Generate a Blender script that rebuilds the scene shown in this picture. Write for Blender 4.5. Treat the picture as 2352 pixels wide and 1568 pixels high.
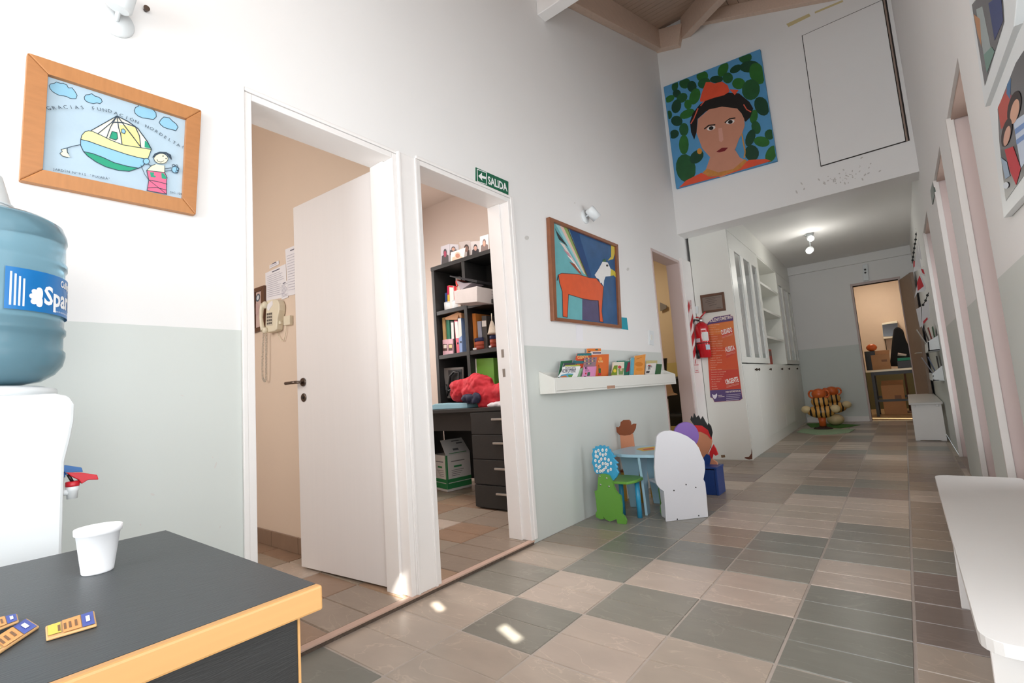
import bpy, bmesh, math, random
from mathutils import Vector, Matrix
from mathutils.geometry import tessellate_polygon
random.seed(7)
for o in list(bpy.data.objects): bpy.data.objects.remove(o)
sc = bpy.context.scene
COL = sc.collection
V = Vector

# ------------------------------------------------------------------ camera
CAM = V((1.8, 0.0, 0.877)); FPX = 1117.7615; W0, H0 = 2352.0, 1568.0
RIGHT = V((0.77567308, 0.62722037, -0.07018456))
DOWN = V((-0.12100281, 0.03865085, -0.99189941))
FWD = V((-0.61942682, 0.7778822, 0.10587585))
cd = bpy.data.cameras.new('camera'); cam = bpy.data.objects.new('camera', cd); COL.objects.link(cam)
cd.sensor_fit = 'HORIZONTAL'; cd.sensor_width = 36.0; cd.lens = FPX / W0 * 36.0; cd.clip_start = 0.02; cd.clip_end = 100
m = Matrix((RIGHT, -DOWN, -FWD)).transposed().to_4x4(); m.translation = CAM
cam.matrix_world = m; sc.camera = cam

# ------------------------------------------------------------------ world, lights, exposure
sc.view_settings.view_transform = 'Standard'; sc.view_settings.look = 'None'
sc.view_settings.gamma = 1.0; sc.view_settings.use_curve_mapping = False
sc.view_settings.exposure = 0.88
sc.cycles.use_denoising = True
sc.cycles.max_bounces = 8; sc.cycles.diffuse_bounces = 5; sc.cycles.glossy_bounces = 3
sc.cycles.transmission_bounces = 6; sc.cycles.sample_clamp_indirect = 6.0
sc.cycles.caustics_reflective = False; sc.cycles.caustics_refractive = False
wd = bpy.data.worlds.new('sky'); sc.world = wd; wd.use_nodes = True
bg = wd.node_tree.nodes['Background']; bg.inputs[0].default_value = (0.80, 0.90, 1.0, 1); bg.inputs[1].default_value = 0.9

def area(name, loc, target, sx, sy, watt, color=(1, 1, 1), spread=180):
    d = bpy.data.lights.new(name, 'AREA'); d.shape = 'RECTANGLE'; d.size = sx; d.size_y = sy
    d.energy = watt; d.color = color; d.spread = math.radians(spread)
    o = bpy.data.objects.new(name, d); COL.objects.link(o); o.location = loc
    o.rotation_euler = (V(target) - V(loc)).to_track_quat('-Z', 'Y').to_euler()
    return o
# daylight entering by the glazed openings beside and behind the camera
area('daylight_side_window', (2.15, 0.15, 1.45), (0.0, 0.15, 1.45), 2.1, 1.9, 22, (0.93, 0.968, 1.0))
area('daylight_rear_window', (1.05, -2.40, 1.35), (1.05, 3.0, 1.6), 1.7, 1.9, 54, (0.93, 0.968, 1.0))
# added lamps inside the right-hand doorways, brightening hall and corridor; no window is modelled
area('fill_first_right_room', (2.30, 2.72, 1.15), (0.0, 2.9, 1.2), 0.40, 1.7, 3.0, (0.96, 0.98, 1.0), 110)
area('fill_second_right_room', (2.30, 3.85, 1.15), (0.0, 4.2, 1.3), 0.45, 1.7, 3.6, (0.96, 0.98, 1.0), 110)
area('fill_third_right_room', (2.30, 5.60, 1.15), (0.0, 6.6, 1.2), 0.60, 1.7, 5, (0.96, 0.98, 1.0), 110)
sd = bpy.data.lights.new('sun', 'SUN'); sd.energy = 11.0; sd.angle = math.radians(0.6); sd.color = (1.0, 0.95, 0.86)
so_ = bpy.data.objects.new('sun', sd); COL.objects.link(so_); so_.location = (4, -1, 5)
SUN = V((-1.7, 0.7, -1.9)); so_.rotation_euler = SUN.to_track_quat('-Z', 'Y').to_euler()
# added unseen lamps that light the side rooms
area('office_one_fill', (-1.3, -0.35, 1.7), (-1.2, 1.5, 1.3), 1.2, 1.2, 13, (1.0, 0.95, 0.90))
area('office_two_fill', (-2.9, 2.5, 1.8), (-1.0, 2.9, 1.0), 1.2, 1.2, 20, (1.0, 0.96, 0.93))
area('office_two_top_fill', (-0.9, 2.2, 2.9), (-0.9, 2.4, 0.0), 0.5, 0.5, 15, (1.0, 0.95, 0.92))
area('office_three_fill', (-1.4, 5.9, 2.9), (-1.4, 6.0, 0.0), 0.5, 0.5, 12, (1.0, 0.90, 0.74))
area('end_room_fill', (1.4, 11.9, 2.7), (1.5, 12.6, 0.0), 0.5, 0.5, 10, (1.0, 0.86, 0.70))

# ------------------------------------------------------------------ pixel <-> plane helpers (frame 2352 x 1568)
def ray(x, y): return RIGHT * ((x - 1176) / FPX) + DOWN * ((y - 784) / FPX) + FWD
def hit(px, plane):
    d = ray(*px); P, n = plane
    return CAM + d * ((P - CAM).dot(n) / d.dot(n))
def PX(x): return (V((x, 0, 0)), V((1, 0, 0)))
def PY(y): return (V((0, y, 0)), V((0, -1, 0)))
def PZ(z): return (V((0, 0, z)), V((0, 0, 1)))
def crop(x0, y0, s, pts): return [(x0 + a / s, y0 + b / s) for a, b in pts]

# ------------------------------------------------------------------ materials
def lin(c):
    f = lambda v: v / 12.92 if v <= 0.04045 else ((v + 0.055) / 1.055) ** 2.4
    return tuple(f(v / 255.0) for v in c) + (1.0,)
MATS = {}
def pm(name, rgb, rough=0.6, var=0.06, scale=9.0, metal=0.0, bump=0.0, bscale=60.0, stretch=(1, 1, 1), spec=0.5,
       trans=0.0, ior=1.45, emit=0.0, coat=0.0):
    if name in MATS: return MATS[name]
    mt = bpy.data.materials.new(name); mt.use_nodes = True; nt = mt.node_tree; N = nt.nodes; L = nt.links
    b = N['Principled BSDF']; c = lin(rgb)
    b.inputs['Roughness'].default_value = rough; b.inputs['Metallic'].default_value = metal
    b.inputs['Specular IOR Level'].default_value = spec; b.inputs['Transmission Weight'].default_value = trans
    b.inputs['IOR'].default_value = ior; b.inputs['Coat Weight'].default_value = coat
    tc = N.new('ShaderNodeTexCoord'); mp = N.new('ShaderNodeMapping'); mp.inputs['Scale'].default_value = stretch
    L.new(tc.outputs['Object'], mp.inputs[0])
    ns = N.new('ShaderNodeTexNoise'); ns.inputs['Scale'].default_value = scale; ns.inputs['Detail'].default_value = 4
    L.new(mp.outputs[0], ns.inputs[0])
    mx = N.new('ShaderNodeMix'); mx.data_type = 'RGBA'
    mx.inputs[6].default_value = tuple(v * (1 - var) for v in c[:3]) + (1,)
    mx.inputs[7].default_value = tuple(min(1, v * (1 + var)) for v in c[:3]) + (1,)
    L.new(ns.outputs[0], mx.inputs[0]); L.new(mx.outputs[2], b.inputs['Base Color'])
    if bump > 0:
        n2 = N.new('ShaderNodeTexNoise'); n2.inputs['Scale'].default_value = bscale; n2.inputs['Detail'].default_value = 5
        L.new(mp.outputs[0], n2.inputs[0])
        bp = N.new('ShaderNodeBump'); bp.inputs['Strength'].default_value = bump; bp.inputs['Distance'].default_value = 0.004
        L.new(n2.outputs[0], bp.inputs['Height']); L.new(bp.outputs[0], b.inputs['Normal'])
    if emit > 0:
        b.inputs['Emission Color'].default_value = c; b.inputs['Emission Strength'].default_value = emit
    MATS[name] = mt; return mt
def ink(rgb, rough=0.55):
    return pm('ink_%02x%02x%02x' % tuple(int(v) for v in rgb), rgb, rough, 0.05, 25.0)

WHITE = pm('white_wall_paint', (232, 231, 230), 0.7, 0.015, 3.0, bump=0.05, bscale=30)
GREY = pm('grey_dado_paint', (205, 210, 206), 0.5, 0.02, 3.0, bump=0.05, bscale=30)
BEIGE = pm('beige_wall_paint', (222, 203, 185), 0.7, 0.03, 2.5)
PINKB = pm('pinkish_wall_paint', (207, 193, 183), 0.7, 0.03, 2.5)
PINKR = pm('pink_grey_jamb_paint', (200, 182, 178), 0.55, 0.03, 3.0)
YELW = pm('yellow_wall_paint', (196, 176, 112), 0.7, 0.05, 3.0)
GLOSSW = pm('white_gloss_trim', (236, 233, 231), 0.35, 0.03, 6.0)
DOORW = pm('white_door_lacquer', (226, 222, 221), 0.38, 0.02, 4.0, stretch=(12, 12, .6))
LAMW = pm('white_laminate', (226, 226, 220), 0.35, 0.02, 5.0)
PLAST = pm('white_plastic', (222, 227, 229), 0.35, 0.01, 5.0)
CREAM = pm('cream_plastic', (226, 218, 196), 0.4, 0.03, 8.0)
BLACKW = pm('black_wood_laminate', (42, 42, 42), 0.42, 0.25, 22.0, stretch=(1, 1, 14), bump=0.12, bscale=45)
BLKTOP = pm('black_ash_tabletop', (58, 63, 66), 0.42, 0.14, 26.0, stretch=(9, 1, 1), bump=0.18, bscale=40)
BIRCH = pm('yellow_birch_edge', (192, 146, 92), 0.45, 0.12, 18.0, stretch=(1, .12, 4))
OAK = pm('orange_oak_frame', (176, 120, 74), 0.45, 0.14, 20.0, stretch=(1, 1, 5))
OAKH = pm('orange_oak_frame_level', (180, 124, 76), 0.45, 0.14, 20.0, stretch=(1, 5, 1))
BROWNF = pm('brown_varnished_frame', (134, 82, 52), 0.3, 0.2, 22.0, coat=0.4)
WALNUT = pm('dark_walnut', (96, 64, 46), 0.4, 0.2, 25.0)
CHROME = pm('dark_nickel', (120, 108, 100), 0.3, 0.05, 9.0, metal=1.0)
STEEL = pm('steel', (190, 190, 188), 0.28, 0.04, 9.0, metal=1.0)
BLACKP = pm('black_plastic', (24, 24, 25), 0.4, 0.1, 9.0)
CARDB = pm('brown_cardboard', (166, 122, 84), 0.75, 0.08, 12.0)
RAFT = pm('white_washed_rafter', (214, 190, 172), 0.6, 0.12, 10.0, stretch=(6, 1, 6))
BOARD = pm('white_washed_board', (192, 168, 150), 0.6, 0.10, 8.0, stretch=(1, 8, 8))
GROUT = pm('pale_grout', (186, 176, 168), 0.8, 0.1, 40.0)
PAPER = pm('white_paper', (232, 231, 236), 0.7, 0.02, 10.0)
GLASS = pm('cabinet_glass', (188, 196, 196), 0.08, 0.02, 5.0, trans=0.75, ior=1.3)

# ------------------------------------------------------------------ mesh builder
ORG = {}
class MB:
    def __init__(s): s.v = []; s.f = []; s.mi = []; s.sm = []
    def add(s, vs, fs, mi=0, smooth=False):
        k = len(s.v); s.v += [V(q) for q in vs]
        for f in fs: s.f.append([k + i for i in f]); s.mi.append(mi); s.sm.append(smooth)
        return s
    def box(s, x0, x1, y0, y1, z0, z1, mi=0):
        x0, x1 = sorted((x0, x1)); y0, y1 = sorted((y0, y1)); z0, z1 = sorted((z0, z1))
        vs = [(x, y, z) for z in (z0, z1) for y in (y0, y1) for x in (x0, x1)]
        return s.add(vs, [(0, 2, 3, 1), (4, 5, 7, 6), (0, 1, 5, 4), (2, 6, 7, 3), (0, 4, 6, 2), (1, 3, 7, 5)], mi)
    def obox(s, c, ax, ay, az, mi=0):                  # centre and three half-axes
        c, ax, ay, az = V(c), V(ax), V(ay), V(az)
        vs = [c + ax * i + ay * j + az * k for k in (-1, 1) for j in (-1, 1) for i in (-1, 1)]
        return s.add(vs, [(0, 2, 3, 1), (4, 5, 7, 6), (0, 1, 5, 4), (2, 6, 7, 3), (0, 4, 6, 2), (1, 3, 7, 5)], mi)
    def prism(s, pts, ext, mi=0, side=None):           # closed outline (3-D points on a plane) pushed along ext
        pts = [V(p) for p in pts]; ext = V(ext); n = len(pts)
        nrm = V((0, 0, 0))
        for i in range(n): nrm += pts[i].cross(pts[(i + 1) % n])
        if nrm.dot(ext) > 0: pts.reverse()
        tri = tessellate_polygon([pts])
        fs = []
        for t in tri:
            a, b, c = t
            if (pts[b] - pts[a]).cross(pts[c] - pts[a]).dot(ext) > 0: t = (a, c, b)
            fs.append(tuple(t))
        bk = [tuple(i + n for i in reversed(t)) for t in fs]
        sd = [(i, i + n, (i + 1) % n + n, (i + 1) % n) for i in range(n)]
        s.add(pts + [p + ext for p in pts], fs + bk, mi)
        k = len(s.v) - 2 * n
        for q in sd: s.f.append([k + i for i in q]); s.mi.append(mi if side is None else side); s.sm.append(False)
        return s
    def flat(s, pts, mi=0, nrm=None):
        pts = [V(p) for p in pts]
        fs = []
        for t in tessellate_polygon([pts]):
            a, b, c = t
            if nrm is not None and (pts[b] - pts[a]).cross(pts[c] - pts[a]).dot(nrm) < 0: t = (a, c, b)
            fs.append(tuple(t))
        return s.add(pts, fs, mi)
    def tube(s, pts, r, n=8, mi=0, cap=True):
        pts = [V(p) for p in pts]; rs = r if isinstance(r, (list, tuple)) else [r] * len(pts)
        k = len(s.v); up = None
        for i, p in enumerate(pts):
            t = (pts[min(i + 1, len(pts) - 1)] - pts[max(i - 1, 0)]).normalized()
            if up is None: up = t.orthogonal().normalized()
            up = (up - t * up.dot(t)).normalized(); w = t.cross(up)
            for j in range(n):
                a = 2 * math.pi * j / n; s.v.append(p + (up * math.cos(a) + w * math.sin(a)) * rs[i])
        for i in range(len(pts) - 1):
            for j in range(n):
                a = k + i * n + j; b = k + i * n + (j + 1) % n
                s.f.append([a, b, b + n, a + n]); s.mi.append(mi); s.sm.append(True)
        if cap:
            s.f.append([k + j for j in reversed(range(n))]); s.mi.append(mi); s.sm.append(False)
            s.f.append([k + (len(pts) - 1) * n + j for j in range(n)]); s.mi.append(mi); s.sm.append(False)
        return s
    def lathe(s, prof, c, axis=(0, 0, 1), n=24, mi=0, sx=1.0, sy=1.0):   # prof = [(radius, height)]
        c = V(c); ax = V(axis).normalized(); u = ax.orthogonal().normalized() if abs(ax.z) < .99 else V((1, 0, 0)); w = ax.cross(u)
        k = len(s.v)
        for r, h in prof:
            for j in range(n):
                a = 2 * math.pi * j / n; s.v.append(c + ax * h + u * (r * sx * math.cos(a)) + w * (r * sy * math.sin(a)))
        for i in range(len(prof) - 1):
            for j in range(n):
                a = k + i * n + j; b = k + i * n + (j + 1) % n
                s.f.append([a, b, b + n, a + n]); s.mi.append(mi); s.sm.append(True)
        s.f.append([k + j for j in reversed(range(n))]); s.mi.append(mi); s.sm.append(False)
        s.f.append([k + (len(prof) - 1) * n + j for j in range(n)]); s.mi.append(mi); s.sm.append(False)
        return s
    def blob(s, c, rx, ry, rz, n=16, m=10, mi=0, rot=None):
        c = V(c); k = len(s.v); M = rot or Matrix.Identity(3)
        for i in range(m + 1):
            t = math.pi * i / m
            for j in range(n):
                a = 2 * math.pi * j / n
                s.v.append(c + M @ V((rx * math.sin(t) * math.cos(a), ry * math.sin(t) * math.sin(a), rz * math.cos(t))))
        for i in range(m):
            for j in range(n):
                a = k + i * n + j; b = k + i * n + (j + 1) % n
                s.f.append([a, a + n, b + n, b]); s.mi.append(mi); s.sm.append(True)
        return s
    def build(s, name, mats, parent=None, org=None, bevel=0.0, seg=2):
        if not isinstance(mats, (list, tuple)): mats = [mats]
        if org is None: org = ORG.get(parent.name, V((0, 0, 0))) if parent else V((0, 0, 0))
        org = V(org)
        me = bpy.data.meshes.new(name); me.from_pydata([q - org for q in s.v], [], s.f)
        for q in mats: me.materials.append(q)
        me.polygons.foreach_set('material_index', s.mi); me.polygons.foreach_set('use_smooth', s.sm); me.update()
        o = bpy.data.objects.new(name, me); COL.objects.link(o)
        if parent: o.parent = parent
        else: o.location = org
        ORG[o.name] = org
        if bevel > 0:
            b = o.modifiers.new('edge', 'BEVEL'); b.width = bevel; b.segments = seg; b.limit_method = 'ANGLE'
        return o
def thing(name, label, cat, loc, group=None):
    o = bpy.data.objects.new(name, None); COL.objects.link(o); o.location = loc; o.empty_display_size = 0.05
    ORG[o.name] = V(loc); return tag(o, label, cat, group)
def tag(o, label, cat, group=None):
    o['label'] = label; o['category'] = cat
    if group: o['group'] = group
    return o
def struct(o): o['kind'] = 'structure'; return o
def sthing(name, loc=(0, 0, 0)):
    o = bpy.data.objects.new(name, None); COL.objects.link(o); o.location = loc; ORG[o.name] = V(loc); return struct(o)

# ------------------------------------------------------------------ flat print: outlines, strokes and lettering laid on a plane
TXT = {}
def text_geo(body, bold=False):
    key = (body, bold)
    if key in TXT: return TXT[key]
    cu = bpy.data.curves.new('lettering', 'FONT'); cu.body = body; cu.resolution_u = 2
    if bold: cu.offset = 0.028
    ob = bpy.data.objects.new('lettering', cu); me = bpy.data.meshes.new_from_object(ob)
    vs = [v.co.copy() for v in me.vertices]; fs = [tuple(p.vertices) for p in me.polygons]
    bpy.data.objects.remove(ob); bpy.data.curves.remove(cu); bpy.data.meshes.remove(me)
    x0 = min((v.x for v in vs), default=0); x1 = max((v.x for v in vs), default=1)
    TXT[key] = (vs, fs, x0, x1); return TXT[key]
class Art:
    def __init__(s, plane, lift=0.0006, step=0.00012):
        s.pl = plane; s.n = plane[1].normalized(); s.off = lift; s.step = step; s.mb = MB(); s.mats = []; s.cr = None
    def using(s, x0, y0, sc_): s.cr = (x0, y0, sc_); return s
    def P(s, q):
        if s.cr: q = (s.cr[0] + q[0] / s.cr[2], s.cr[1] + q[1] / s.cr[2])
        return hit(q, s.pl) + s.n * s.off
    def M(s, rgb):
        mt = rgb if not isinstance(rgb, tuple) else ink(rgb)
        if mt not in s.mats: s.mats.append(mt)
        return s.mats.index(mt)
    def poly(s, pts, rgb):
        s.off += s.step; s.mb.flat([s.P(q) for q in pts], s.M(rgb), s.n); return s
    def ell(s, cx, cy, rx, ry, rgb, ang=0, n=18):
        c, d = math.cos(math.radians(ang)), math.sin(math.radians(ang))
        return s.poly([(cx + rx * math.cos(t) * c - ry * math.sin(t) * d, cy + rx * math.cos(t) * d + ry * math.sin(t) * c)
                       for t in [2 * math.pi * i / n for i in range(n)]], rgb)
    def line(s, pts, w, rgb, closed=False):
        s.off += s.step; mi = s.M(rgb); pts = list(pts) + ([pts[0]] if closed else [])
        for a, b in zip(pts, pts[1:]):
            dx, dy = b[0] - a[0], b[1] - a[1]; l = math.hypot(dx, dy) or 1
            nx, ny = -dy / l * w / 2, dx / l * w / 2; ex, ey = dx / l * w * .3, dy / l * w * .3
            s.mb.flat([s.P(q) for q in ((a[0] + nx - ex, a[1] + ny - ey), (b[0] + nx + ex, b[1] + ny + ey),
                                        (b[0] - nx + ex, b[1] - ny + ey), (a[0] - nx - ex, a[1] - ny - ey))], mi, s.n)
        return s
    def text(s, body, p0, p1, rgb, h=None, bold=False):     # fitted between two baseline points, h = cap height in metres
        s.off += s.step; a, b = s.P(p0), s.P(p1); u = b - a; wd_ = u.length; u.normalize(); w = s.n.cross(u)
        vs, fs, x0, x1 = text_geo(body, bold); k = wd_ / max(1e-4, x1 - x0); kh = (h / 0.70) if h else k
        s.mb.add([a + u * ((q.x - x0) * k) + w * (q.y * kh) for q in vs], fs, s.M(rgb)); return s
    def script(s, body, path, rgb, h):                      # letters spaced along a bent baseline
        s.off += s.step; mi = s.M(rgb); P = [s.P(q) for q in path]
        L_ = [0]
        for a, b in zip(P, P[1:]): L_.append(L_[-1] + (b - a).length)
        for i, ch in enumerate(body):
            if ch == ' ': continue
            t = L_[-1] * (i + .5) / len(body)
            j = max(q for q in range(len(L_) - 1) if L_[q] <= t); a, b = P[j], P[j + 1]
            u = (b - a).normalized(); w = s.n.cross(u); c = a + u * (t - L_[j])
            vs, fs, x0, x1 = text_geo(ch); k = h / 0.70
            s.mb.add([c + u * ((q.x - (x0 + x1) / 2) * k) + w * (q.y * k) for q in vs], fs, mi)
        return s
    def build(s, name, parent): return s.mb.build(name, s.mats, parent)

# ================================================================== THE SETTING
FARY = 10.1; HY = 5.364; CEIL = 2.80; HEAD = 2.515; RX = 2.10; DADO = 1.165
def wall(name, axis, p0, p1, u0, u1, z0, z1, holes, mats=(WHITE, GREY), dado=DADO):
    """slab between p0 and p1 on `axis`, with rectangular holes (ua, ub, za, zb); two paints meet at the dado"""
    us = sorted({u0, u1, *[h[0] for h in holes], *[h[1] for h in holes]}); us = [u for u in us if u0 <= u <= u1]
    zs = sorted({z0, z1, *([dado] if dado else []), *[h[2] for h in holes], *[h[3] for h in holes]}); zs = [z for z in zs if z0 <= z <= z1]
    mb = MB()
    for a, b in zip(us, us[1:]):
        run = None
        for c, d in zip(zs, zs[1:]):
            if any(h[0] <= (a + b) / 2 <= h[1] and h[2] <= (c + d) / 2 <= h[3] for h in holes): continue
            mi = 1 if dado and (c + d) / 2 < dado and len(mats) > 1 else 0
            if axis == 'X': mb.box(p0, p1, a, b, c, d, mi)
            else: mb.box(a, b, p0, p1, c, d, mi)
    return struct(mb.build(name, list(mats)))
WT = 0.14
D1 = (0.752, 1.451, 2.070); D2 = (1.575, 2.333, 2.090); D3 = (4.545, 5.330, 2.205)
wall('wall_left', 'X', -WT, 0.0, -2.5, 5.62, 0.0, 5.05, [(D1[0], D1[1], 0, D1[2]), (D2[0], D2[1], 0, D2[2]), (D3[0], D3[1], 0, D3[2])])
RD = [(2.473, 3.083, 2.03), (3.568, 4.244, 2.08), (5.30, 6.20, 2.15)]
wall('wall_right', 'X', RX, RX + 0.16, -2.5, FARY, 0.0, 5.0, [(-1.0, 1.30, 0.45, 2.9)] + [(a, b, 0, z) for a, b, z in RD])
wall('wall_back', 'Y', -2.5, -2.38, -0.14, RX + .16, 0.0, 5.0, [(0.15, 1.95, 0.35, 2.35)])
wall('wall_upper', 'Y', HY, HY + 0.256, 0.0, RX, HEAD, 5.05, [], (WHITE,), None)
FD = (1.275, 1.888, 2.285)
wall('wall_far', 'Y', FARY, FARY + 0.12, 0.0, RX + .16, 0.0, CEIL, [(FD[0], FD[1], 0, FD[2])], dado=1.29)
struct(MB().box(0.33, RX, FARY - 0.05, FARY, 2.655, CEIL).build('trim_11', WHITE, bevel=.003))
struct(MB().box(0.0, RX + .16, HY + .256, FARY + .12, CEIL, CEIL + 0.1).build('ceiling_corridor', WHITE))
wall('wall_corridor_left', 'X', -WT, 0.0, 5.62, FARY + .12, 0.0, CEIL + .1, [], (WHITE, GREY))

a = Art(PY(HY), .0006)
for i in range(46):
    x_ = random.gauss(1930, 45); y_ = 425 - (x_ - 1890) * .25 + random.gauss(-8, 12); r_ = random.uniform(.7, 1.9)
    if x_ < 2090: a.ell(x_, y_, r_ * random.uniform(1, 2.4), r_, (196, 192, 188), random.uniform(0, 180), 7)
a.build('mould_specks', bpy.data.objects['wall_upper'])
a = Art(PX(0.0), .0006)
for x_, y_, rx_, ry_ in ((1210, 546, 5, 5), (1442, 618, 3, 4), (1320, 466, 1.5, 1.5), (418, 908, 4, 1.5), (495, 1068, 2, 8), (322, 1205, 2, 2.5), (505, 1210, 2, 3), (350, 1135, 5, 3), (488, 1050, 1.5, 2)): a.ell(x_, y_, rx_, ry_, (204, 202, 198), 20, 10)
a.build('scuff_marks', bpy.data.objects['wall_left'])

# ---- hip roof over the front hall: plane A rises along the hall, plane B falls across it
KA, KB, Z0R = 0.344, 0.35, 4.96
def zA(y): return Z0R - KA * (HY - y)
XH = 0.33
def zB(x): return Z0R - KB * max(0.0, x - XH)
roof = sthing('ceiling_roof')
nb = 0; y = HY + .1
BW = 0.098
while y > -2.6:
    ya, yb = y, y - BW + .006; xm = min(RX + .16, max(XH, XH + (HY - (ya + yb) / 2) * KA / KB))
    if xm > 0.02:
        MB().prism([(-.02, ya, zA(ya)), (xm, ya, zA(ya)), (xm, yb, zA(yb)), (-.02, yb, zA(yb))], (0, 0, .02)).build('ceiling_board', BOARD, roof)
    y -= BW
x = XH
while x < RX + .16:
    xa, xb = x, x + BW - .006; ym = HY - ((xa + xb) / 2 - XH) * KB / KA
    MB().prism([(xa, ym, zB(xa)), (xb, ym, zB(xb)), (xb, HY + .02, zB(xb)), (xa, HY + .02, zB(xa))], (0, 0, .02)).build('ceiling_board', BOARD, roof)
    x += BW
MB().prism([(-.14, HY + .3, zA(HY + .3) + .03), (RX + .2, HY + .3, zA(HY + .3) + .03), (RX + .2, -2.6, zA(-2.6) + .03), (-.14, -2.6, zA(-2.6) + .03)], (0, 0, .08)).build('roof_deck', BOARD, roof)
def rafter(name, a, b, w, h, top=False):
    a, b = V(a), V(b); t = (b - a).normalized(); side = V((t.y, -t.x, 0)).normalized(); up = side.cross(t)
    if up.z < 0: up = -up
    MB().obox((a + b) / 2 - up * (h / 2), t * ((b - a).length / 2), side * (w / 2), up * (h / 2)).build(name, RAFT, roof, bevel=.004)
rafter('wall_rafter', (0.035, 0.2, zA(0.2)), (0.035, HY, zA(HY)), .07, .235)
rafter('hip_rafter', (XH + .02, HY - .02, zA(HY) - .01), (RX, HY - (RX - XH) * KB / KA, zB(RX) - .01), .09, .24)
for xr in (0.72, 1.40):
    rafter('jack_rafter', (xr, 0.2, zA(.2)), (xr, HY - (xr - XH) * KB / KA - .02, zB(xr)), .06, .13)
rafter('end_wall_rafter', (0.44, HY - .03, zB(.44)), (RX, HY - .03, zB(RX)), .06, .13)
rafter('corner_block', (0.0, HY - .04, Z0R - .02), (0.33, HY - .04, Z0R - .11), .08, .23)
for yt in (2.885, 0.9):
    zt = 3.65 if yt > 2 else 3.0
    MB().box(0, RX, yt - .05, yt + .05, zt, zt + .18).build('tie_beam', GLOSSW, roof, bevel=.005)

# ---- floor: grout bed, then every tile its own slab with a groove across it
fl = struct(MB().box(-WT * 0, RX, -2.4, FARY, -0.06, -0.003).build('floor', GROUT))
def tilemat(name, rgb, v):
    mt = pm(name, rgb, 0.30, 0.16, 6.0, bump=0.25, bscale=14.0, stretch=(1.0, 2.0, 1)); nt = mt.node_tree; N = nt.nodes; L = nt.links
    # slate clefts: thin pale ridges where a warped noise crosses its middle value; every tile is offset at random
    tc = next(n_ for n_ in N if n_.type == 'TEX_COORD'); mp = next(n_ for n_ in N if n_.type == 'MAPPING'); oi = N.new('ShaderNodeObjectInfo'); ad = N.new('ShaderNodeVectorMath'); ad.operation = 'MULTIPLY_ADD'
    cb_ = N.new('ShaderNodeCombineXYZ')
    for k_ in range(3): L.new(oi.outputs['Random'], cb_.inputs[k_])
    L.new(cb_.outputs[0], ad.inputs[0]); ad.inputs[1].default_value = (37, 53, 11); L.new(tc.outputs['Object'], ad.inputs[2]); L.new(ad.outputs[0], mp.inputs[0])
    ns = N.new('ShaderNodeTexNoise'); ns.inputs['Scale'].default_value = 3.2; ns.inputs['Detail'].default_value = 5; ns.inputs['Distortion'].default_value = 1.2; L.new(mp.outputs[0], ns.inputs[0])
    m1 = N.new('ShaderNodeMath'); m1.operation = 'SUBTRACT'; m1.inputs[1].default_value = .5; L.new(ns.outputs[0], m1.inputs[0])
    m2 = N.new('ShaderNodeMath'); m2.operation = 'ABSOLUTE'; L.new(m1.outputs[0], m2.inputs[0])
    mr = N.new('ShaderNodeMapRange'); mr.inputs[1].default_value = .0; mr.inputs[2].default_value = .012; mr.inputs[3].default_value = .32; mr.inputs[4].default_value = 0.0; L.new(m2.outputs[0], mr.inputs[0])
    mx = next(n_ for n_ in N if n_.type == 'MIX'); m3 = N.new('ShaderNodeMix'); m3.data_type = 'RGBA'; L.new(mr.outputs[0], m3.inputs[0]); L.new(mx.outputs[2], m3.inputs[6]); m3.inputs[7].default_value = lin(tuple(min(255, c_ * 1.25) for c_ in rgb)); L.new(m3.outputs[2], N['Principled BSDF'].inputs['Base Color'])
    return mt
PAL = {'B': [(182, 168, 154), (175, 162, 148), (186, 171, 158)], 'G': [(136, 133, 124), (128, 127, 119), (141, 137, 127)],
       'W': [(148, 133, 119), (154, 140, 125)], 'M': [(140, 125, 117), (133, 119, 112)], 'R': [(160, 134, 112), (150, 124, 104)]}
TM = {k: [tilemat('floor_tile_%s_%d' % (k, i), c, i) for i, c in enumerate(v)] for k, v in PAL.items()}
TW, TL = 0.338, 0.348
tmesh = {}
def tile_mesh(w, l, mt):
    key = (round(w, 3), round(l, 3), mt.name)
    if key in tmesh: return tmesh[key]
    me = bpy.data.meshes.new('tile'); bm = bmesh.new(); g = 0.0035; ch = 0.0022; gv = 0.0016
    def slab(y0, y1):
        a = [bm.verts.new(q) for q in ((g, y0, -.006), (w - g, y0, -.006), (w - g, y1, -.006), (g, y1, -.006))]
        b = [bm.verts.new(q) for q in ((g + ch, y0 + ch, 0), (w - g - ch, y0 + ch, 0), (w - g - ch, y1 - ch, 0), (g + ch, y1 - ch, 0))]
        bm.faces.new(b)
        for i in range(4): bm.faces.new((a[i], a[(i + 1) % 4], b[(i + 1) % 4], b[i]))
    if l > .25: slab(g, l / 2 - gv); slab(l / 2 + gv, l - g)
    else: slab(g, l - g)
    bm.to_mesh(me); bm.free(); me.materials.append(mt); tmesh[key] = me; return me
def put_tile(x, y, z, w, l, mt, parent):
    o = bpy.data.objects.new('tile', tile_mesh(w, l, mt)); COL.objects.link(o); o.parent = parent
    o.location = V((x, y, z)) - ORG[parent.name]
    return o
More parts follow.
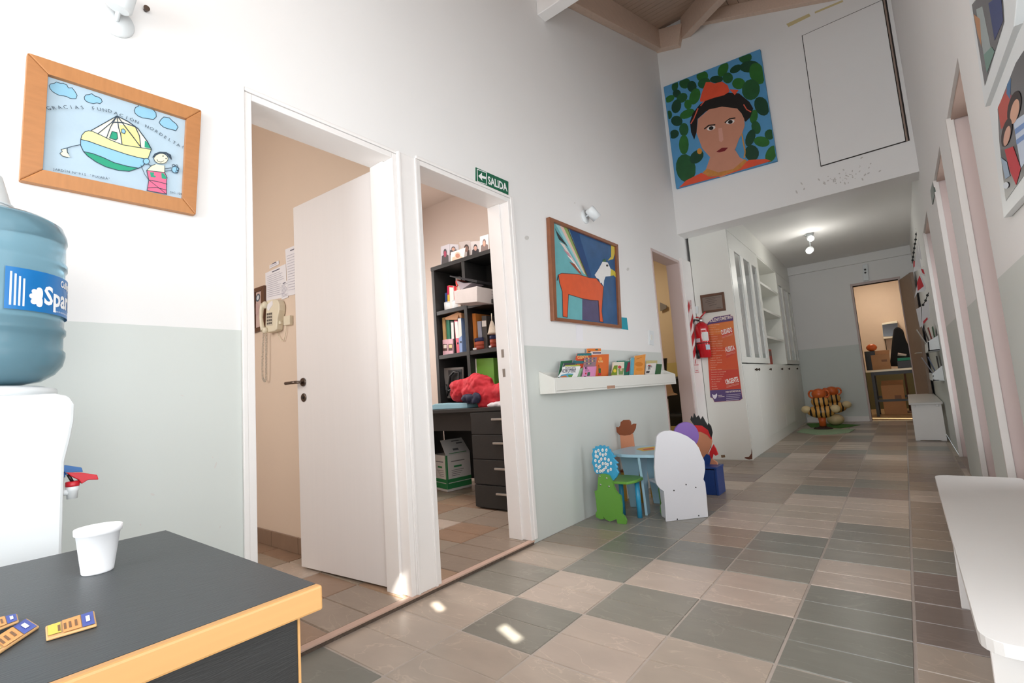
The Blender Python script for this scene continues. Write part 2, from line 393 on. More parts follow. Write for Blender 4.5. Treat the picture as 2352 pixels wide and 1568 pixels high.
# colours read off the photograph, nearest row first (row 0 starts 1.70 m ahead)
COLS = {0: {-4: 'G', -3: 'G', -2: 'B', -1: 'B', 0: 'G', 1: 'B', 2: 'W', 3: 'G', 4: 'G', 5: 'W'},
        1: {-4: 'B', -3: 'B', -2: 'B', -1: 'G', 0: 'B', 1: 'G', 2: 'G', 3: 'G', 4: 'G', 5: 'W', 6: 'W', 7: 'B'},
        2: {-4: 'G', -3: 'G', -2: 'B', -1: 'B', 0: 'G', 1: 'B', 2: 'G', 3: 'W', 4: 'B', 5: 'B', 6: 'W', 7: 'W', 8: 'B'},
        3: {-4: 'B', -3: 'B', -2: 'G', -1: 'B', 0: 'G', 1: 'B', 2: 'G', 3: 'G', 4: 'B', 5: 'B', 6: 'B', 7: 'G', 8: 'W', 9: 'B'},
        4: {-4: 'G', -3: 'B', -2: 'B', -1: 'G', 0: 'G', 1: 'G', 2: 'B', 3: 'G', 4: 'G', 5: 'B', 6: 'B', 7: 'M', 8: 'G', 9: 'B', 10: 'W'},
        5: {-2: 'G', -1: 'G', 0: 'B', 1: 'M', 2: 'M', 3: 'G', 4: 'W', 5: 'W', 6: 'W', 7: 'B', 8: 'W'}}
xs = [0.0, 0.370, 0.708, 1.0455, 1.383, 1.719, 2.057, RX]
for c in range(7):
    xa, xb = xs[c], xs[c + 1]
    r = -12
    while True:
        ya = 1.703 + TL * r; yb = min(ya + TL, FARY)
        if ya > FARY - .02: break
        if ya > -2.4:
            k = COLS.get(min(c, 5), {}).get(r) or random.choice('BWWGBM' if r > 6 else 'BBGGW')
            ln = yb - ya
            put_tile(xa, ya, 0.0, xb - xa, ln, random.choice(TM[k]), fl)
        r += 1
# side-room floors sit a finger's breadth higher, edged by a chipped strip at the doorways
fl2 = struct(MB().box(-3.2, -0.02, -1.2, 7.4, -0.06, 0.015).build('floor_offices', GROUT)); 
for i in range(9):
    for j in range(13):
        xa = -0.02 - TW * (i + 1); ya = 0.70 + TL * j
        if -1.2 < ya < 4.2:
            put_tile(xa, ya, 0.022, TW, TL, random.choice(TM['R'] + TM['B'] + TM['W'] + TM['R']), fl2)
EDGE = pm('pink_stone_edge', (196, 166, 150), 0.5, 0.08, 12.0)
CHIP = pm('chipped_dark_mortar', (96, 82, 72), 0.9, 0.6, 90.0, bump=0.9, bscale=120)
st = sthing('trim_1', (0, 1.5, 0))
MB().box(-0.02, 0.016, D1[0], D2[1] - .01, 0.0155, 0.024).build('stone_edge', EDGE, st, bevel=.002)
MB().box(-0.02, 0.010, D1[0], D2[1] - .01, 0.0, 0.0155).build('mortar_face', CHIP, st)

# ---- doorway linings of the two offices
def lining(name, d, casing_l=True, casing_r=True):
    y0, y1, z1 = d; t = sthing(name, (0, (y0 + y1) / 2, 0)); w = .026
    for nm, ya, yb in (('jamb', y0, y0 + w), ('jamb', y1 - w, y1)):
        MB().box(-WT - .012, .008, ya, yb, 0.022, z1).build(nm, GLOSSW, t, bevel=.003)
        q = yb if ya == y0 else ya - .014
        MB().box(-WT - .012, -.055, q, q + .014, 0.022, z1 - w).build('door_stop', GLOSSW, t, bevel=.002)
    MB().box(-WT - .012, .008, y0 + w, y1 - w, z1 - w, z1).build('lintel', GLOSSW, t, bevel=.003)
    return t
lining('trim_2', D1); lining('trim_3', D2)
tp = sthing('trim_4', (0, 1.51, 0))
MB().box(.0, .014, D1[1], D2[0], 0.024, 2.085).build('cover_board', GLOSSW, tp, bevel=.003)
for ya in (D1[1] + .004, D2[0] - .016): MB().box(.014, .02, ya, ya + .012, 0.024, 2.085).build('bead', GLOSSW, tp, bevel=.002)
MB().box(0, .012, D2[1], D2[1] + .028, 0.024, 2.105).build('bead', GLOSSW, tp, bevel=.003)
MB().box(0, .012, D1[0] - .018, D1[0], 0.024, 2.088).build('bead', GLOSSW, tp, bevel=.003)
MB().box(0, .0115, D1[0] + .0005, D1[1] - .0005, 2.0722, 2.088).build('bead', GLOSSW, tp, bevel=.003)
MB().box(0, .0115, D2[0] + .0005, D2[1] - .0005, 2.0922, 2.108).build('bead', GLOSSW, tp, bevel=.003)
t3 = sthing('trim_5', (0, 4.9, 0))
for ya in (D3[0], D3[1] - .03): MB().box(-WT, .004, ya, ya + .03, 0.0, D3[2]).build('jamb', PINKR, t3, bevel=.003)
MB().box(-WT, .004, D3[0] + .03, D3[1] - .03, D3[2] - .03, D3[2]).build('lintel', PINKR, t3, bevel=.003)
MB().box(.0, .03, D3[1], HY + .256, 0.0, D3[2] + .03).build('corner_board', GLOSSW, t3, bevel=.004)
# right-hand doorways: lining plus the pink reveal of the room behind
for i, (a, b, z) in enumerate(RD):
    t = sthing('trim_%d' % (6 + i), (RX, (a + b) / 2, 0))
    MB().box(RX - .006, RX + .022, b - .024, b - .002, 0, z - .001).build('jamb', pm('worn_jamb_paint', (206, 201, 197), .5, .06, 8.0), t, bevel=.003)
    MB().box(RX + .0225, RX + .598, b - .012, b - .001, 0, z + .39).build('reveal', PINKR, t)
    MB().box(RX + .012, RX + .165, a + .001, b - .025, z - .014, z - .001).build('lintel', pm('brown_lintel', (176, 152, 140), .6, .08), t)
    MB().box(RX + .161, RX + .17, a - .58, a - .001, 0, z + .39).build('room_wall', PINKB, t)
    MB().box(RX + .6, RX + .66, a - .6, b, 0, z + .4).build('room_wall', PINKB, t)
    MB().box(RX + .16, RX + .62, a - .62, a - .58, 0, z + .4).build('room_wall', PINKB, t)
    MB().box(RX + .16, RX + .66, a - .62, b + .06, z + .4, z + .44).build('room_ceiling', PINKB, t)
    MB().box(RX, RX + .66, a - .62, b + .06, -.04, 0.0).build('room_floor', TM['W'][0], t)
# far door: white lining
t = sthing('trim_9', (1.58, FARY, 0))
for xa in (FD[0] - .03, FD[1]): MB().box(xa, xa + .03, FARY - .02, FARY + .13, 0, FD[2]).build('jamb', PINKR, t, bevel=.003)
MB().box(FD[0] - .03, FD[1] + .03, FARY - .02, FARY + .13, FD[2], FD[2] + .04).build('lintel', PINKR, t, bevel=.003)
struct(MB().box(0.345, FD[0] - .03, FARY - .016, FARY, 0.0, 0.085).build('baseboard_far', GLOSSW, bevel=.003))

# ---- glazed openings beside and behind the camera
def glazing(name, axis, p, u0, u1, z0, z1, n):
    t = sthing(name, (p, (u0 + u1) / 2, z0) if axis == 'X' else ((u0 + u1) / 2, p, z0))
    def bar(a, b, c, d, nm):
        mb = MB()
        if axis == 'X': mb.box(p, p + .05, a, b, c, d)
        else: mb.box(a, b, p - .05, p, c, d)
        mb.build(nm, GLOSSW, t, bevel=.003)
    bar(u0, u1, z0, z0 + .05, 'window_rail'); bar(u0, u1, z1 - .05, z1, 'window_rail')
    for i in range(n + 1):
        u = u0 + (u1 - u0 - .05) * i / n; bar(u, u + .05, z0 + .05, z1 - .05, 'window_stile')
glazing('window_1', 'X', RX + .10, -1.0, 1.30, 0.45, 2.9, 3)
sh = bpy.data.objects['window_1']; hl = []
for P_, wy, wz in ((V((.55, 1.435, 0)), .05, .15), (V((.135, 1.458, 0)), .035, .11), (V((-.045, 1.43, .05)), .09, .13)):      # added unseen panel outside the window, pierced to shape the sun patches
    q_ = P_ - SUN * ((2.268 - P_.x) / 1.7); hl.append((q_.y - wy / 2, q_.y + wy / 2, q_.z - wz / 2, q_.z + wz / 2))
us_ = sorted({-1.05, 1.35, *[h_[k_] for h_ in hl for k_ in (0, 1)]}); zs_ = sorted({.40, 2.95, *[h_[k_] for h_ in hl for k_ in (2, 3)]}); mb = MB()
for a_, b_ in zip(us_, us_[1:]):
    for c_, d_ in zip(zs_, zs_[1:]):
        if not any(h_[0] <= (a_ + b_) / 2 <= h_[1] and h_[2] <= (c_ + d_) / 2 <= h_[3] for h_ in hl): mb.box(2.262, 2.275, a_, b_, c_, d_)
mb.build('outer_sun_mask', GLOSSW, sh)
glazing('window_2', 'Y', -2.45, 0.15, 1.95, 0.35, 2.35, 2)

# ---- side-room shells
def shell(x0, x1, y0, y1, z1, nm, mats, dado=None, skip=()):
    if 'y0' not in skip: wall('wall_%s_near' % nm, 'Y', y0 - .05, y0, x0, x1, 0, z1, [], mats, dado)
    if 'y1' not in skip: wall('wall_%s_end' % nm, 'Y', y1, y1 + .05, x0, x1, 0, z1, [], mats, dado)
    if 'x0' not in skip: wall('wall_%s_side' % nm, 'X', x0 - .05, x0, y0 - .05, y1 + .05, 0, z1, [], mats, dado)
    if 'x1' not in skip: wall('wall_%s_other_side' % nm, 'X', x1, x1 + .05, y0, y1, 0, z1, [], mats, dado)
    struct(MB().box(x0 - .05, x1, y0 - .05, y1 + .05, z1, z1 + .05).build('ceiling_' + nm, mats[0]))
shell(-3.1, -WT, -1.0, 1.507, 3.1, 'first_office', (BEIGE,), skip=('x1',))
shell(-3.1, -WT, 1.565, 3.75, 3.1, 'second_office', (PINKB,), skip=('x1', 'y0'))
wall('wall_second_office_near', 'Y', 1.5575, 1.565, -3.1, -WT, 0, 3.1, [], (PINKB,), None)
shell(-3.1, -WT, 3.85, 7.2, 3.1, 'third_office', (pm('sand_wall_paint', (206, 184, 150), .7, .03), YELW), 1.165, skip=('x1',))
wall('wall_third_office_other_side', 'X', -WT - .03, -WT, 5.62, 7.2, 0, 3.1, [], (BEIGE,), None)
struct(MB().box(0.2, 2.9, FARY + .12, 13.2, -.06, 0.0).build('floor_end_room', pm('ochre_tile_floor', (168, 140, 104), .4, .2, 4.0)))
ENDW = pm('end_room_paint', (208, 188, 166), .7, .03)
wall('wall_end_room_end', 'Y', 13.0, 13.1, 0.2, 2.9, 0, 3.0, [], (ENDW, pm('olive_dado', (92, 88, 56), .7, .05)), 0.8)
wall('wall_end_room_side', 'X', 0.1, 0.2, FARY + .12, 13.1, 0, 3.0, [], (ENDW,), None)
wall('wall_end_room_other_side', 'X', 2.55, 2.65, FARY + .12, 13.1, 0, 3.0, [], (ENDW,), None)
struct(MB().box(0.1, 2.9, FARY + .12, 13.1, 2.95, 3.0).build('ceiling_end_room', ENDW))
# tiled skirting in the first office
sk = sthing('baseboard_first_office', (-1.5, 1.5, 0.02))
SKT = pm('brown_skirting_tile', (140, 116, 98), .35, .18, 8.0, bump=.2, bscale=20)
for i in range(8):
    xa = -0.20 - .335 * (i + 1) + .09
    MB().box(xa, xa + .331, 1.494, 1.5065, 0.0225, 0.115).build('tile', SKT, sk, bevel=.002)

# ---- first-office door leaf, swung back against the partition
hx, hy, fx, fy = -0.155, 1.425, -0.845, 1.372
dl = sthing('door_1', (hx, hy, 0.03))
u = V((fx - hx, fy - hy, 0)); lw = u.length; u.normalize(); nn = V((-u.y, u.x, 0))
if nn.y > 0: nn = -nn
def leafbox(a, b, c, d, z0, z1, name, mat, par, bevel=.002):      # along leaf, out from the visible face
    q = V((hx, hy, 0)) + u * ((a + b) / 2) + nn * ((c + d) / 2) + V((0, 0, (z0 + z1) / 2))
    return MB().obox(q, u * ((b - a) / 2), nn * ((d - c) / 2), V((0, 0, (z1 - z0) / 2))).build(name, mat, par, bevel=bevel)
leafbox(0, lw, -.036, 0.0, .034, 2.036, 'leaf', DOORW, dl)
pc = V((hx, hy, 0)) + u * (lw - .062)
hd = MB().lathe([(.022, 0), (.024, .004), (.022, .008)], pc + V((0, 0, 1.02)), nn, 20).build('handle', CHROME, dl)
MB().tube([pc + V((0, 0, 1.02)), pc + nn * .04 + V((0, 0, 1.02)), pc + nn * .046 + u * .02 + V((0, 0, 1.02)), pc + nn * .046 + u * .10 + V((0, 0, 1.02))], [.008, .008, .009, .009], 10).build('lever', CHROME, hd)
lk = MB().lathe([(.022, 0), (.024, .003), (.021, .006)], pc + V((0, 0, .935)), nn, 20).build('lock_rose', CHROME, dl)
MB().lathe([(.007, .006), (.007, .010)], pc + V((0, 0, .935)), nn, 12).build('keyhole', BLACKP, lk)
for z in (.10, 1.0, 1.93):
    MB().tube([(hx + .012, hy - .004, z), (hx + .012, hy - .004, z + .09)], .008, 8).build('hinge', STEEL, dl)
# second-office lock plates on the jamb
for z in (.98, 1.10):
    MB().box(-.115, -.095, D2[1] - .042, D2[1] - .039, z, z + .05).build('strike_plate', STEEL, bpy.data.objects['trim_3'])

# ---- hatch in the high wall (recessed panel with dark shadow gap)
hp = [hit(q, PY(HY)) for q in ((1835, 82), (2030, 0), (2096, 321), (1891, 381))]
hx0, hx1, hz0, hz1 = 1.412, 2.072, 2.803, 4.145
ht = sthing('door_2', (hx0, HY, hz0))
MB().box(hx0, hx1, HY - .004, HY - .001, hz0, hz1).build('shadow_gap', pm('dark_gap', (50, 44, 42), .8), ht)
MB().box(hx0 + .006, hx1 - .03, HY - .012, HY - .003, hz0 + .008, hz1 - .008).build('panel', WHITE, ht, bevel=.002)
MB().box(hx1 - .024, hx1 - .012, HY - .014, HY - .003, hz0, hz1).build('hinge_strip', pm('brown_strip', (150, 130, 118), .6), ht)

# ================================================================== THINGS
def mid(pts): return sum(pts, V((0, 0, 0))) / len(pts)
def slab(name, px, plane, thick, mats, parent=None, bevel=0.0, side=None, back=True):
    """outline from pixels on a plane, pushed back by its thickness"""
    P = [hit(q, plane) for q in px]
    return MB().prism(P, plane[1] * (-thick if back else thick), 0, side).build(name, mats, parent, None if parent else mid(P), bevel)
def inset(px, k):
    cx = sum(q[0] for q in px) / len(px); cy = sum(q[1] for q in px) / len(px)
    return [(cx + (q[0] - cx) * k, cy + (q[1] - cy) * k) for q in px]
def picture_frame(t, outer, inner, X0, thick, mat, matb=None):
    """four mitred rails between an outer and inner outline, standing off plane X0"""
    nrm = X0[1]
    for i in range(4):
        q = [outer[i], outer[(i + 1) % 4], inner[(i + 1) % 4], inner[i]]
        P = [hit(a, (X0[0] + nrm * thick, nrm)) for a in q]
        MB().prism(P, nrm * -(thick - .0005)).build('frame_rail', (matb or mat) if i % 2 == 0 else mat, t, bevel=.003)

# ------------------------------------------------ low black counter with birch edge
cz = 0.65
ct = thing('counter', 'low black wooden counter with yellow birch front edge in the foreground', 'counter', (0.9, -0.2, 0))
MB().box(0.590, 1.172, -0.75, 0.344, cz - .028, cz).build('countertop', BLKTOP, ct)
MB().box(1.172, 1.186, -0.75, 0.346, cz - .030, cz + .0005).build('edge_band', BIRCH, ct, bevel=.003)
MB().box(1.150, 1.168, -0.73, 0.322, 0.0, cz - .028).build('front_panel', BLACKW, ct)
MB().box(0.60, 1.150, 0.304, 0.322, 0.0, cz - .028).build('end_panel', BLACKW, ct)
MB().box(0.60, 1.150, -0.73, -0.712, 0.0, cz - .028).build('end_panel', BLACKW, ct)
MB().box(1.160, 1.1695, 0.3205, 0.3235, 0.0, cz - .03).build('corner_strip', BIRCH, ct)

FOAM = pm('white_foam', (240, 241, 243), .6, .015, 60.0, bump=.05, bscale=200)
cc = V((0.800, 0.196, cz))
cp = thing('foam_cup', 'white foam cup standing alone on the black counter', 'cup', cc)
MB().lathe([(.0185, 0), (.0196, .0015), (.0199, .004), (.0270, .058), (.0293, .0588), (.0298, .0668), (.0289, .068), (.0272, .0672), (.0257, .0595), (.0185, .005)], cc, n=40).build('cup_wall', FOAM, cp)
MB().lathe([(.0183, .003), (.0183, .0055)], cc, n=32).build('cup_bottom', FOAM, cp)

# sugar sachets
SACH = pm('sachet_paper', (206, 164, 112), .55, .08, 40.0)
SBLU = ink((64, 82, 160)); SYEL = ink((216, 196, 84)); SBRO = ink((110, 72, 44))
def sachet(px, z, label, hh=.003, stripe=True):
    P = [hit(q, PZ(z)) for q in px]; c = mid(P)
    t = thing('sugar_sachet', label, 'sachet', (c.x, c.y, cz), 'sugar sachets on the counter')
    MB().prism([(p.x, p.y, z - hh) for p in P], (0, 0, hh)).build('paper_envelope', SACH, t, bevel=.0015)
    a = Art(PZ(z)); lerp = lambda s, r: tuple((1 - r) * ((1 - s) * px[0][k] + s * px[1][k]) + r * ((1 - s) * px[3][k] + s * px[2][k]) for k in (0, 1))
    q = lambda s0, s1, r0, r1: [lerp(s0, r0), lerp(s1, r0), lerp(s1, r1), lerp(s0, r1)]
    a.poly(q(.72, .96, .05, .95), (70, 88, 168)); a.poly(q(.04, .30, .1, .85), (214, 200, 82)); a.poly(q(.34, .70, .05, .95), (222, 158, 92))
    for s in (.24, .36, .46, .58): a.poly(q(s, s + .05, .3, .75), (120, 84, 50))
    a.poly(q(.80, .88, .3, .7), (220, 224, 240))
    a.build('print', t); return t
sachet([(104, 1437), (217, 1401), (223, 1433), (106, 1467)], cz + .0035, 'flat sugar sachet lying apart, nearest the foam cup')
sachet([(-60, 1432), (40, 1408), (44, 1424), (-50, 1462)], cz + .0075, 'sugar sachet topmost of the overlapping pair at the counter corner')
sachet([(-55, 1492), (62, 1418), (91, 1436), (-30, 1515)], cz + .0035, 'sugar sachet lowest of the overlapping pair at the counter corner')

# ------------------------------------------------ water cooler, bottle and cup stack
BC = V((0.235, 0.102, 0)); BRAD = 0.135
wc = thing('water_cooler', 'white plastic water cooler behind the black counter', 'water cooler', (BC.x, .09, 0))
prof = [(-.06, 0.0), (-.06, .925), (-.045, .943), (.20, .945), (.222, .938), (.231, .92), (.2305, .885), (.225, .845), (.217, .80), (.2165, .35), (.228, .32), (.228, 0.0)]
MB().prism([(.085, a, b) for a, b in prof], (.315, 0, 0)).build('cabinet_body', PLAST, wc, bevel=.006)
MB().box(.4002, .4015, .037, .0385, .02, .93).build('panel_seam', pm('seam_grey', (196, 200, 202), .6), wc)
MB().lathe([(.118, .94), (.124, .952), (.122, .962), (.10, .968)], BC, n=40).build('bottle_collar', PLAST, wc)
RED = pm('red_tap_plastic', (190, 30, 44), .35, .05); BLU = pm('blue_tap_plastic', (60, 120, 190), .35, .05)
def tap(xx, mt, zt, k):
    f = lambda y_, z_: (xx, .2165 + (y_ - .2165) * k, zt + z_ * k)
    tp_ = MB().lathe([(.0135 * k, -.034 * k), (.0145 * k, -.012 * k), (.0165 * k, -.010 * k), (.0165 * k, .006 * k)], f(.243, 0), n=20).build('tap', PLAST, wc)
    MB().tube([f(.212, -.012), f(.243, -.012)], .010 * k, 12).build('tap_pipe', PLAST, tp_)
    MB().lathe([(.0175 * k, .004 * k), (.018 * k, .008 * k), (.0175 * k, .018 * k), (.014 * k, .020 * k)], f(.243, 0), n=20).build('tap_cap', mt, tp_)
    MB().tube([f(.243, .018), f(.232, .042)], .0045 * k, 8).build('tap_spring', BLACKP, tp_)
    MB().prism([V(f(a_, b_)) - V((.011 * k, 0, 0)) for a_, b_ in ((.226, .050), (.262, .044), (.302, .030), (.306, .014), (.280, .018), (.264, .008), (.256, .022), (.236, .038))], (.022 * k, 0, 0)).build('tap_lever', mt, tp_, bevel=.0015)
tap(.372, RED, .742, .68); tap(.22, BLU, .752, .68)

BOT = pm('blue_bottle_plastic', (150, 196, 216), .12, .03, 6.0, trans=.6, ior=1.25, spec=.5)
bt = thing('water_bottle', 'blue translucent water bottle upturned on the cooler', 'bottle', (BC.x, BC.y, .965))
prof = [(.035, .965), (.062, .973), (.095, .980), (.118, .996), (.131, 1.015), (.1355, 1.035), (.1355, 1.046), (.131, 1.052), (.131, 1.082), (.1355, 1.088), (.1355, 1.098), (.1315, 1.104), (.1315, 1.236),
        (.1355, 1.242), (.1355, 1.252), (.132, 1.258), (.1315, 1.300), (.1345, 1.308), (.133, 1.322), (.126, 1.342), (.108, 1.354), (.06, 1.359), (.02, 1.360)]
MB().lathe(prof, BC, n=64).build('bottle_shell', BOT, bt)
WAT = pm('water_inside', (104, 186, 196), .15, .03, 5.0, trans=.5, ior=1.2)
MB().lathe([(.03, .972), (.09, .992), (.122, 1.022), (.126, 1.06), (.126, 1.115)], BC, n=48).build('water', WAT, bt)
def cyl(a, z, r=.1368): return V((BC.x + r * math.cos(a), BC.y + r * math.sin(a), z))
def band(name, a0, a1, z0, z1, mat, r, par, n=26):
    mb = MB(); vs = []
    for i in range(n + 1):
        a = math.radians(a0 + (a1 - a0) * i / n); vs += [cyl(a, z0, r), cyl(a, z1, r)]
    mb.add(vs, [(2 * i, 2 * i + 2, 2 * i + 3, 2 * i + 1) for i in range(n)], 0, True)
    return mb.build(name, mat, par)
lb = band('label', 8, 130, 1.126, 1.216, pm('blue_label', (22, 116, 186), .35, .22, 7.0), .1362, bt)
def cyltext(body, a0, z, h, rgb, wfac=1.0, bold=False, rr=.1369, name='label_lettering'):
    vs, fs, x0, x1 = text_geo(body, bold); k = h / .70
    mb = MB(); mb.add([cyl(math.radians(a0) + (q.x - x0) * k * wfac / rr, z + q.y * k, rr) for q in vs], fs, 0)
    return mb.build(name, ink(rgb), lb)
cyltext('Sparkling', 37, 1.146, .040, (246, 248, 250), .85, True)
cyltext('Culligan', 56, 1.194, .015, (246, 248, 250), .8, True)
cyltext('Agua de mesa baja en sodio', 48, 1.1325, .0045, (240, 244, 248), .9)
for i in range(4):      # small print, set upright at the label's end
    band('label_small_print', 11 + i * 3.0, 12.4 + i * 3.0, 1.134, 1.206 - .004 * i, ink((226, 236, 244)), .1366, lb, 3)
def petal(a0, z, ang, ln, wd_):
    c, d = math.cos(math.radians(ang)), math.sin(math.radians(ang)); pts = []
    for i in range(14):
        t = 2 * math.pi * i / 14; x_ = (1 - math.cos(t)) / 2 * ln; y_ = math.sin(t) * wd_ * (0.35 + .65 * x_ / ln)
        pts.append(cyl(math.radians(a0) + (x_ * c - y_ * d) / .1369, z + x_ * d + y_ * c, .1369))
    return pts
mb = MB()
for ang, ln in ((108, .020), (142, .021), (176, .021), (212, .021), (250, .018)):
    mb.add(petal(35, 1.157, ang, ln * 1.2, .0085), [tuple(range(14))], 0)
mb.build('label_emblem', ink((246, 248, 250)), lb)
cn = thing('cup_stack', 'white tapered stack of upside-down cups on the water bottle', 'cups', (BC.x, .088, 1.3605))
MB().lathe([(.058, 1.3612), (.0585, 1.368), (.055, 1.370), (.034, 1.452), (.031, 1.455), (.0, 1.455)], (BC.x, .088, 0), n=32).build('cup_wall', PLAST, cn)
for i in range(3): MB().lathe([(.0592 - .0016 * i, 1.3618 + .0085 * i), (.0592 - .0016 * i, 1.3668 + .0085 * i)], (BC.x, .088, 0), n=32).build('cup_rim', PLAST, cn)

# ------------------------------------------------ wall spotlights
def spot(px, label, aim, rbase, rcan, lcan, back_off, rise=.012):
    c = hit(px, PX(0)); t = thing('wall_spotlight', label, 'spotlight', c, 'white wall spotlights')
    MB().lathe([(rbase, 0), (rbase, .006), (rbase * .95, .012), (0.0, .013)], c, (1, 0, 0), 32).build('wall_plate', PLAST, t)
    d = V(aim).normalized(); k = c + V((back_off, 0, 0)) + V((0, 0, rise))
    MB().tube([c + V((.01, 0, 0)), k], .007, 8).build('swivel_arm', PLAST, t)
    can = MB().lathe([(rcan * .8, -lcan * .45), (rcan, -lcan * .38), (rcan, lcan * .55), (rcan * .9, lcan * .55), (rcan * .86, lcan * .35)], k, d, 28).build('lamp_can', PLAST, t)
    MB().lathe([(rcan * .8, lcan * .36), (rcan * .82, lcan * .44), (0.0, lcan * .47)], k, d, 20).build('bulb', pm('bulb_glass', (240, 240, 232), .3, .01), can)
    return t
spot((266, 52), 'white wall spotlight above the boat drawing', (.22, .16, .95), .047, .036, .095, .060, .055)
spot((1343, 498), 'white wall spotlight above the winged creature painting', (.35, .55, -.75), .055, .038, .10, .07)
MB_n = MB().lathe([(.006, 0), (.006, .012), (.009, .012), (.009, .016)], hit((334, 24), PX(0)), (1, 0, 0), 12).build('wall_screw', CHROME, None, hit((334, 24), PX(0)))
tag(MB_n, 'small metal screw in the wall beside the upper left spotlight', 'screw')

# ------------------------------------------------ framed child's drawing
o4 = [(63, 120), (463, 253), (450, 493), (45, 413)]; i4 = [(111, 170), (429, 272), (420, 456), (98.5, 389)]
fr = thing('framed_drawing', "child's drawing of a boat in a wide orange wooden frame", 'picture', (0.01, .39, 1.55))
picture_frame(fr, o4, i4, PX(0.0), .022, OAK, OAKH)
slab('backing_sheet', [(105, 160), (440, 268), (430, 462), (92, 396)], PX(.006), .005, ink((188, 212, 226)), fr)
a = Art(PX(.007)).using(90, 160, 5.228)
SKY = pm('watercolour_sky', (172, 194, 209), .6, .10, 14.0)
a.poly([(105, 50), (1775, 590), (1730, 1555), (40, 1200)], SKY)
LB = (138, 188, 214); DK = (44, 62, 78); CRM = (240, 232, 196); YL = (240, 228, 150); GRN = (34, 152, 118); PK = (226, 104, 138)
for cl in ([(118, 195), (135, 172), (180, 165), (205, 150), (255, 165), (290, 165), (330, 185), (350, 220), (395, 220), (430, 265), (455, 310), (440, 350), (400, 350), (370, 345), (330, 325), (290, 315), (240, 310), (200, 290), (160, 265), (130, 230)],
           [(540, 330), (560, 305), (600, 300), (630, 290), (670, 320), (710, 330), (745, 355), (755, 385), (730, 410), (690, 400), (650, 410), (605, 400), (570, 385), (545, 360)],
           [(1140, 490), (1155, 455), (1185, 445), (1200, 412), (1260, 415), (1320, 440), (1350, 460), (1370, 485), (1400, 520), (1405, 565), (1370, 600), (1310, 590), (1240, 580), (1190, 560), (1150, 525)],
           [(1440, 635), (1460, 600), (1495, 570), (1560, 580), (1600, 620), (1640, 650), (1665, 690), (1640, 735), (1590, 720), (1540, 710), (1490, 690), (1455, 660)]):
    a.poly(cl, LB); a.line(cl, 8, DK, True)
a.poly([(930, 560), (620, 735), (700, 775), (830, 830), (1000, 905), (1250, 945), (1345, 960), (1280, 840), (1180, 710), (1060, 630)], (238, 232, 214))
a.poly([(960, 660), (1150, 690), (1200, 800), (1225, 940), (1000, 905), (980, 800)], YL)
yel = [(590, 735), (640, 745), (740, 790), (860, 850), (1000, 905), (1150, 930), (1250, 945), (1345, 960), (1300, 1080), (1180, 1055), (1050, 1020), (900, 970), (750, 920), (600, 865), (497, 840), (510, 790), (545, 750)]
blu = [(497, 840), (600, 865), (750, 920), (900, 970), (1050, 1020), (1180, 1055), (1300, 1080), (1240, 1160), (1190, 1185), (1050, 1160), (900, 1120), (760, 1055), (640, 1010), (530, 985), (495, 910)]
grn = [(530, 985), (640, 1010), (760, 1055), (900, 1120), (1050, 1160), (1190, 1185), (1080, 1222), (950, 1212), (800, 1170), (680, 1110), (580, 1040)]
a.poly(yel, (232, 230, 158)).poly(blu, LB).poly(grn, GRN)
for q in (yel, blu, grn): a.line(q, 9, DK, True)
a.poly([(870, 745), (930, 760), (940, 830), (915, 850), (840, 825)], GRN).poly([(1265, 855), (1290, 870), (1335, 950), (1262, 935)], GRN)
a.poly([(985, 720), (1010, 715), (1035, 745), (1020, 775), (985, 760)], LB)
for q in ([(930, 560), (620, 735)], [(930, 560), (870, 635), (700, 775)], [(930, 560), (850, 700), (805, 825)], [(930, 565), (950, 700), (975, 780), (990, 895)],
          [(935, 560), (1030, 690), (1130, 820), (1220, 940)], [(930, 560), (1060, 625), (1180, 710), (1290, 860), (1345, 960)], [(870, 635), (1000, 640), (1150, 690), (1200, 800), (1215, 935)]):
    a.line(q, 11, DK)
a.line([(870, 745), (930, 760), (940, 830), (915, 850), (840, 825)], 7, DK, True).line([(985, 720), (1010, 715), (1035, 745), (1020, 775), (985, 760)], 7, DK, True)
a.poly([(260, 965), (275, 990), (245, 1010), (280, 1045), (365, 1055), (330, 1000), (320, 960)], CRM)
a.line([(495, 905), (400, 925), (260, 965), (275, 990), (245, 1010), (280, 1045), (340, 1058)], 8, DK).line([(335, 945), (335, 1000), (350, 1012)], 8, DK)
a.poly([(1390, 1140), (1500, 1160), (1500, 1240), (1285, 1215), (1340, 1160)], CRM)
pink = [(1285, 1215), (1500, 1240), (1530, 1300), (1520, 1380), (1525, 1500), (1290, 1455), (1310, 1330)]
a.poly(pink, PK)
a.poly([(1325, 1235), (1375, 1240), (1370, 1275), (1395, 1280), (1390, 1300), (1335, 1295)], GRN).poly([(1460, 1245), (1490, 1250), (1525, 1300), (1515, 1320), (1465, 1310)], GRN)
a.line(pink, 8, DK, True).line([(1310, 1330), (1420, 1350), (1530, 1380)], 8, DK).line([(1300, 1425), (1400, 1420), (1520, 1450)], 8, DK).line([(1215, 1150), (1260, 1260), (1310, 1330), (1450, 1440), (1520, 1500)], 6, DK)
a.line([(1390, 1140), (1340, 1160), (1285, 1215)], 7, DK).line([(1500, 1160), (1500, 1240)], 7, DK).line([(1500, 1195), (1580, 1185)], 7, DK).line([(1505, 1225), (1580, 1215)], 7, DK).line([(1340, 1165), (1280, 1125)], 7, DK)
a.ell(1455, 1075, 85, 62, CRM, 15)
a.line([(1455 + 85 * math.cos(t / 9 * math.pi), 1075 + 62 * math.sin(t / 9 * math.pi)) for t in range(19)], 7, DK)
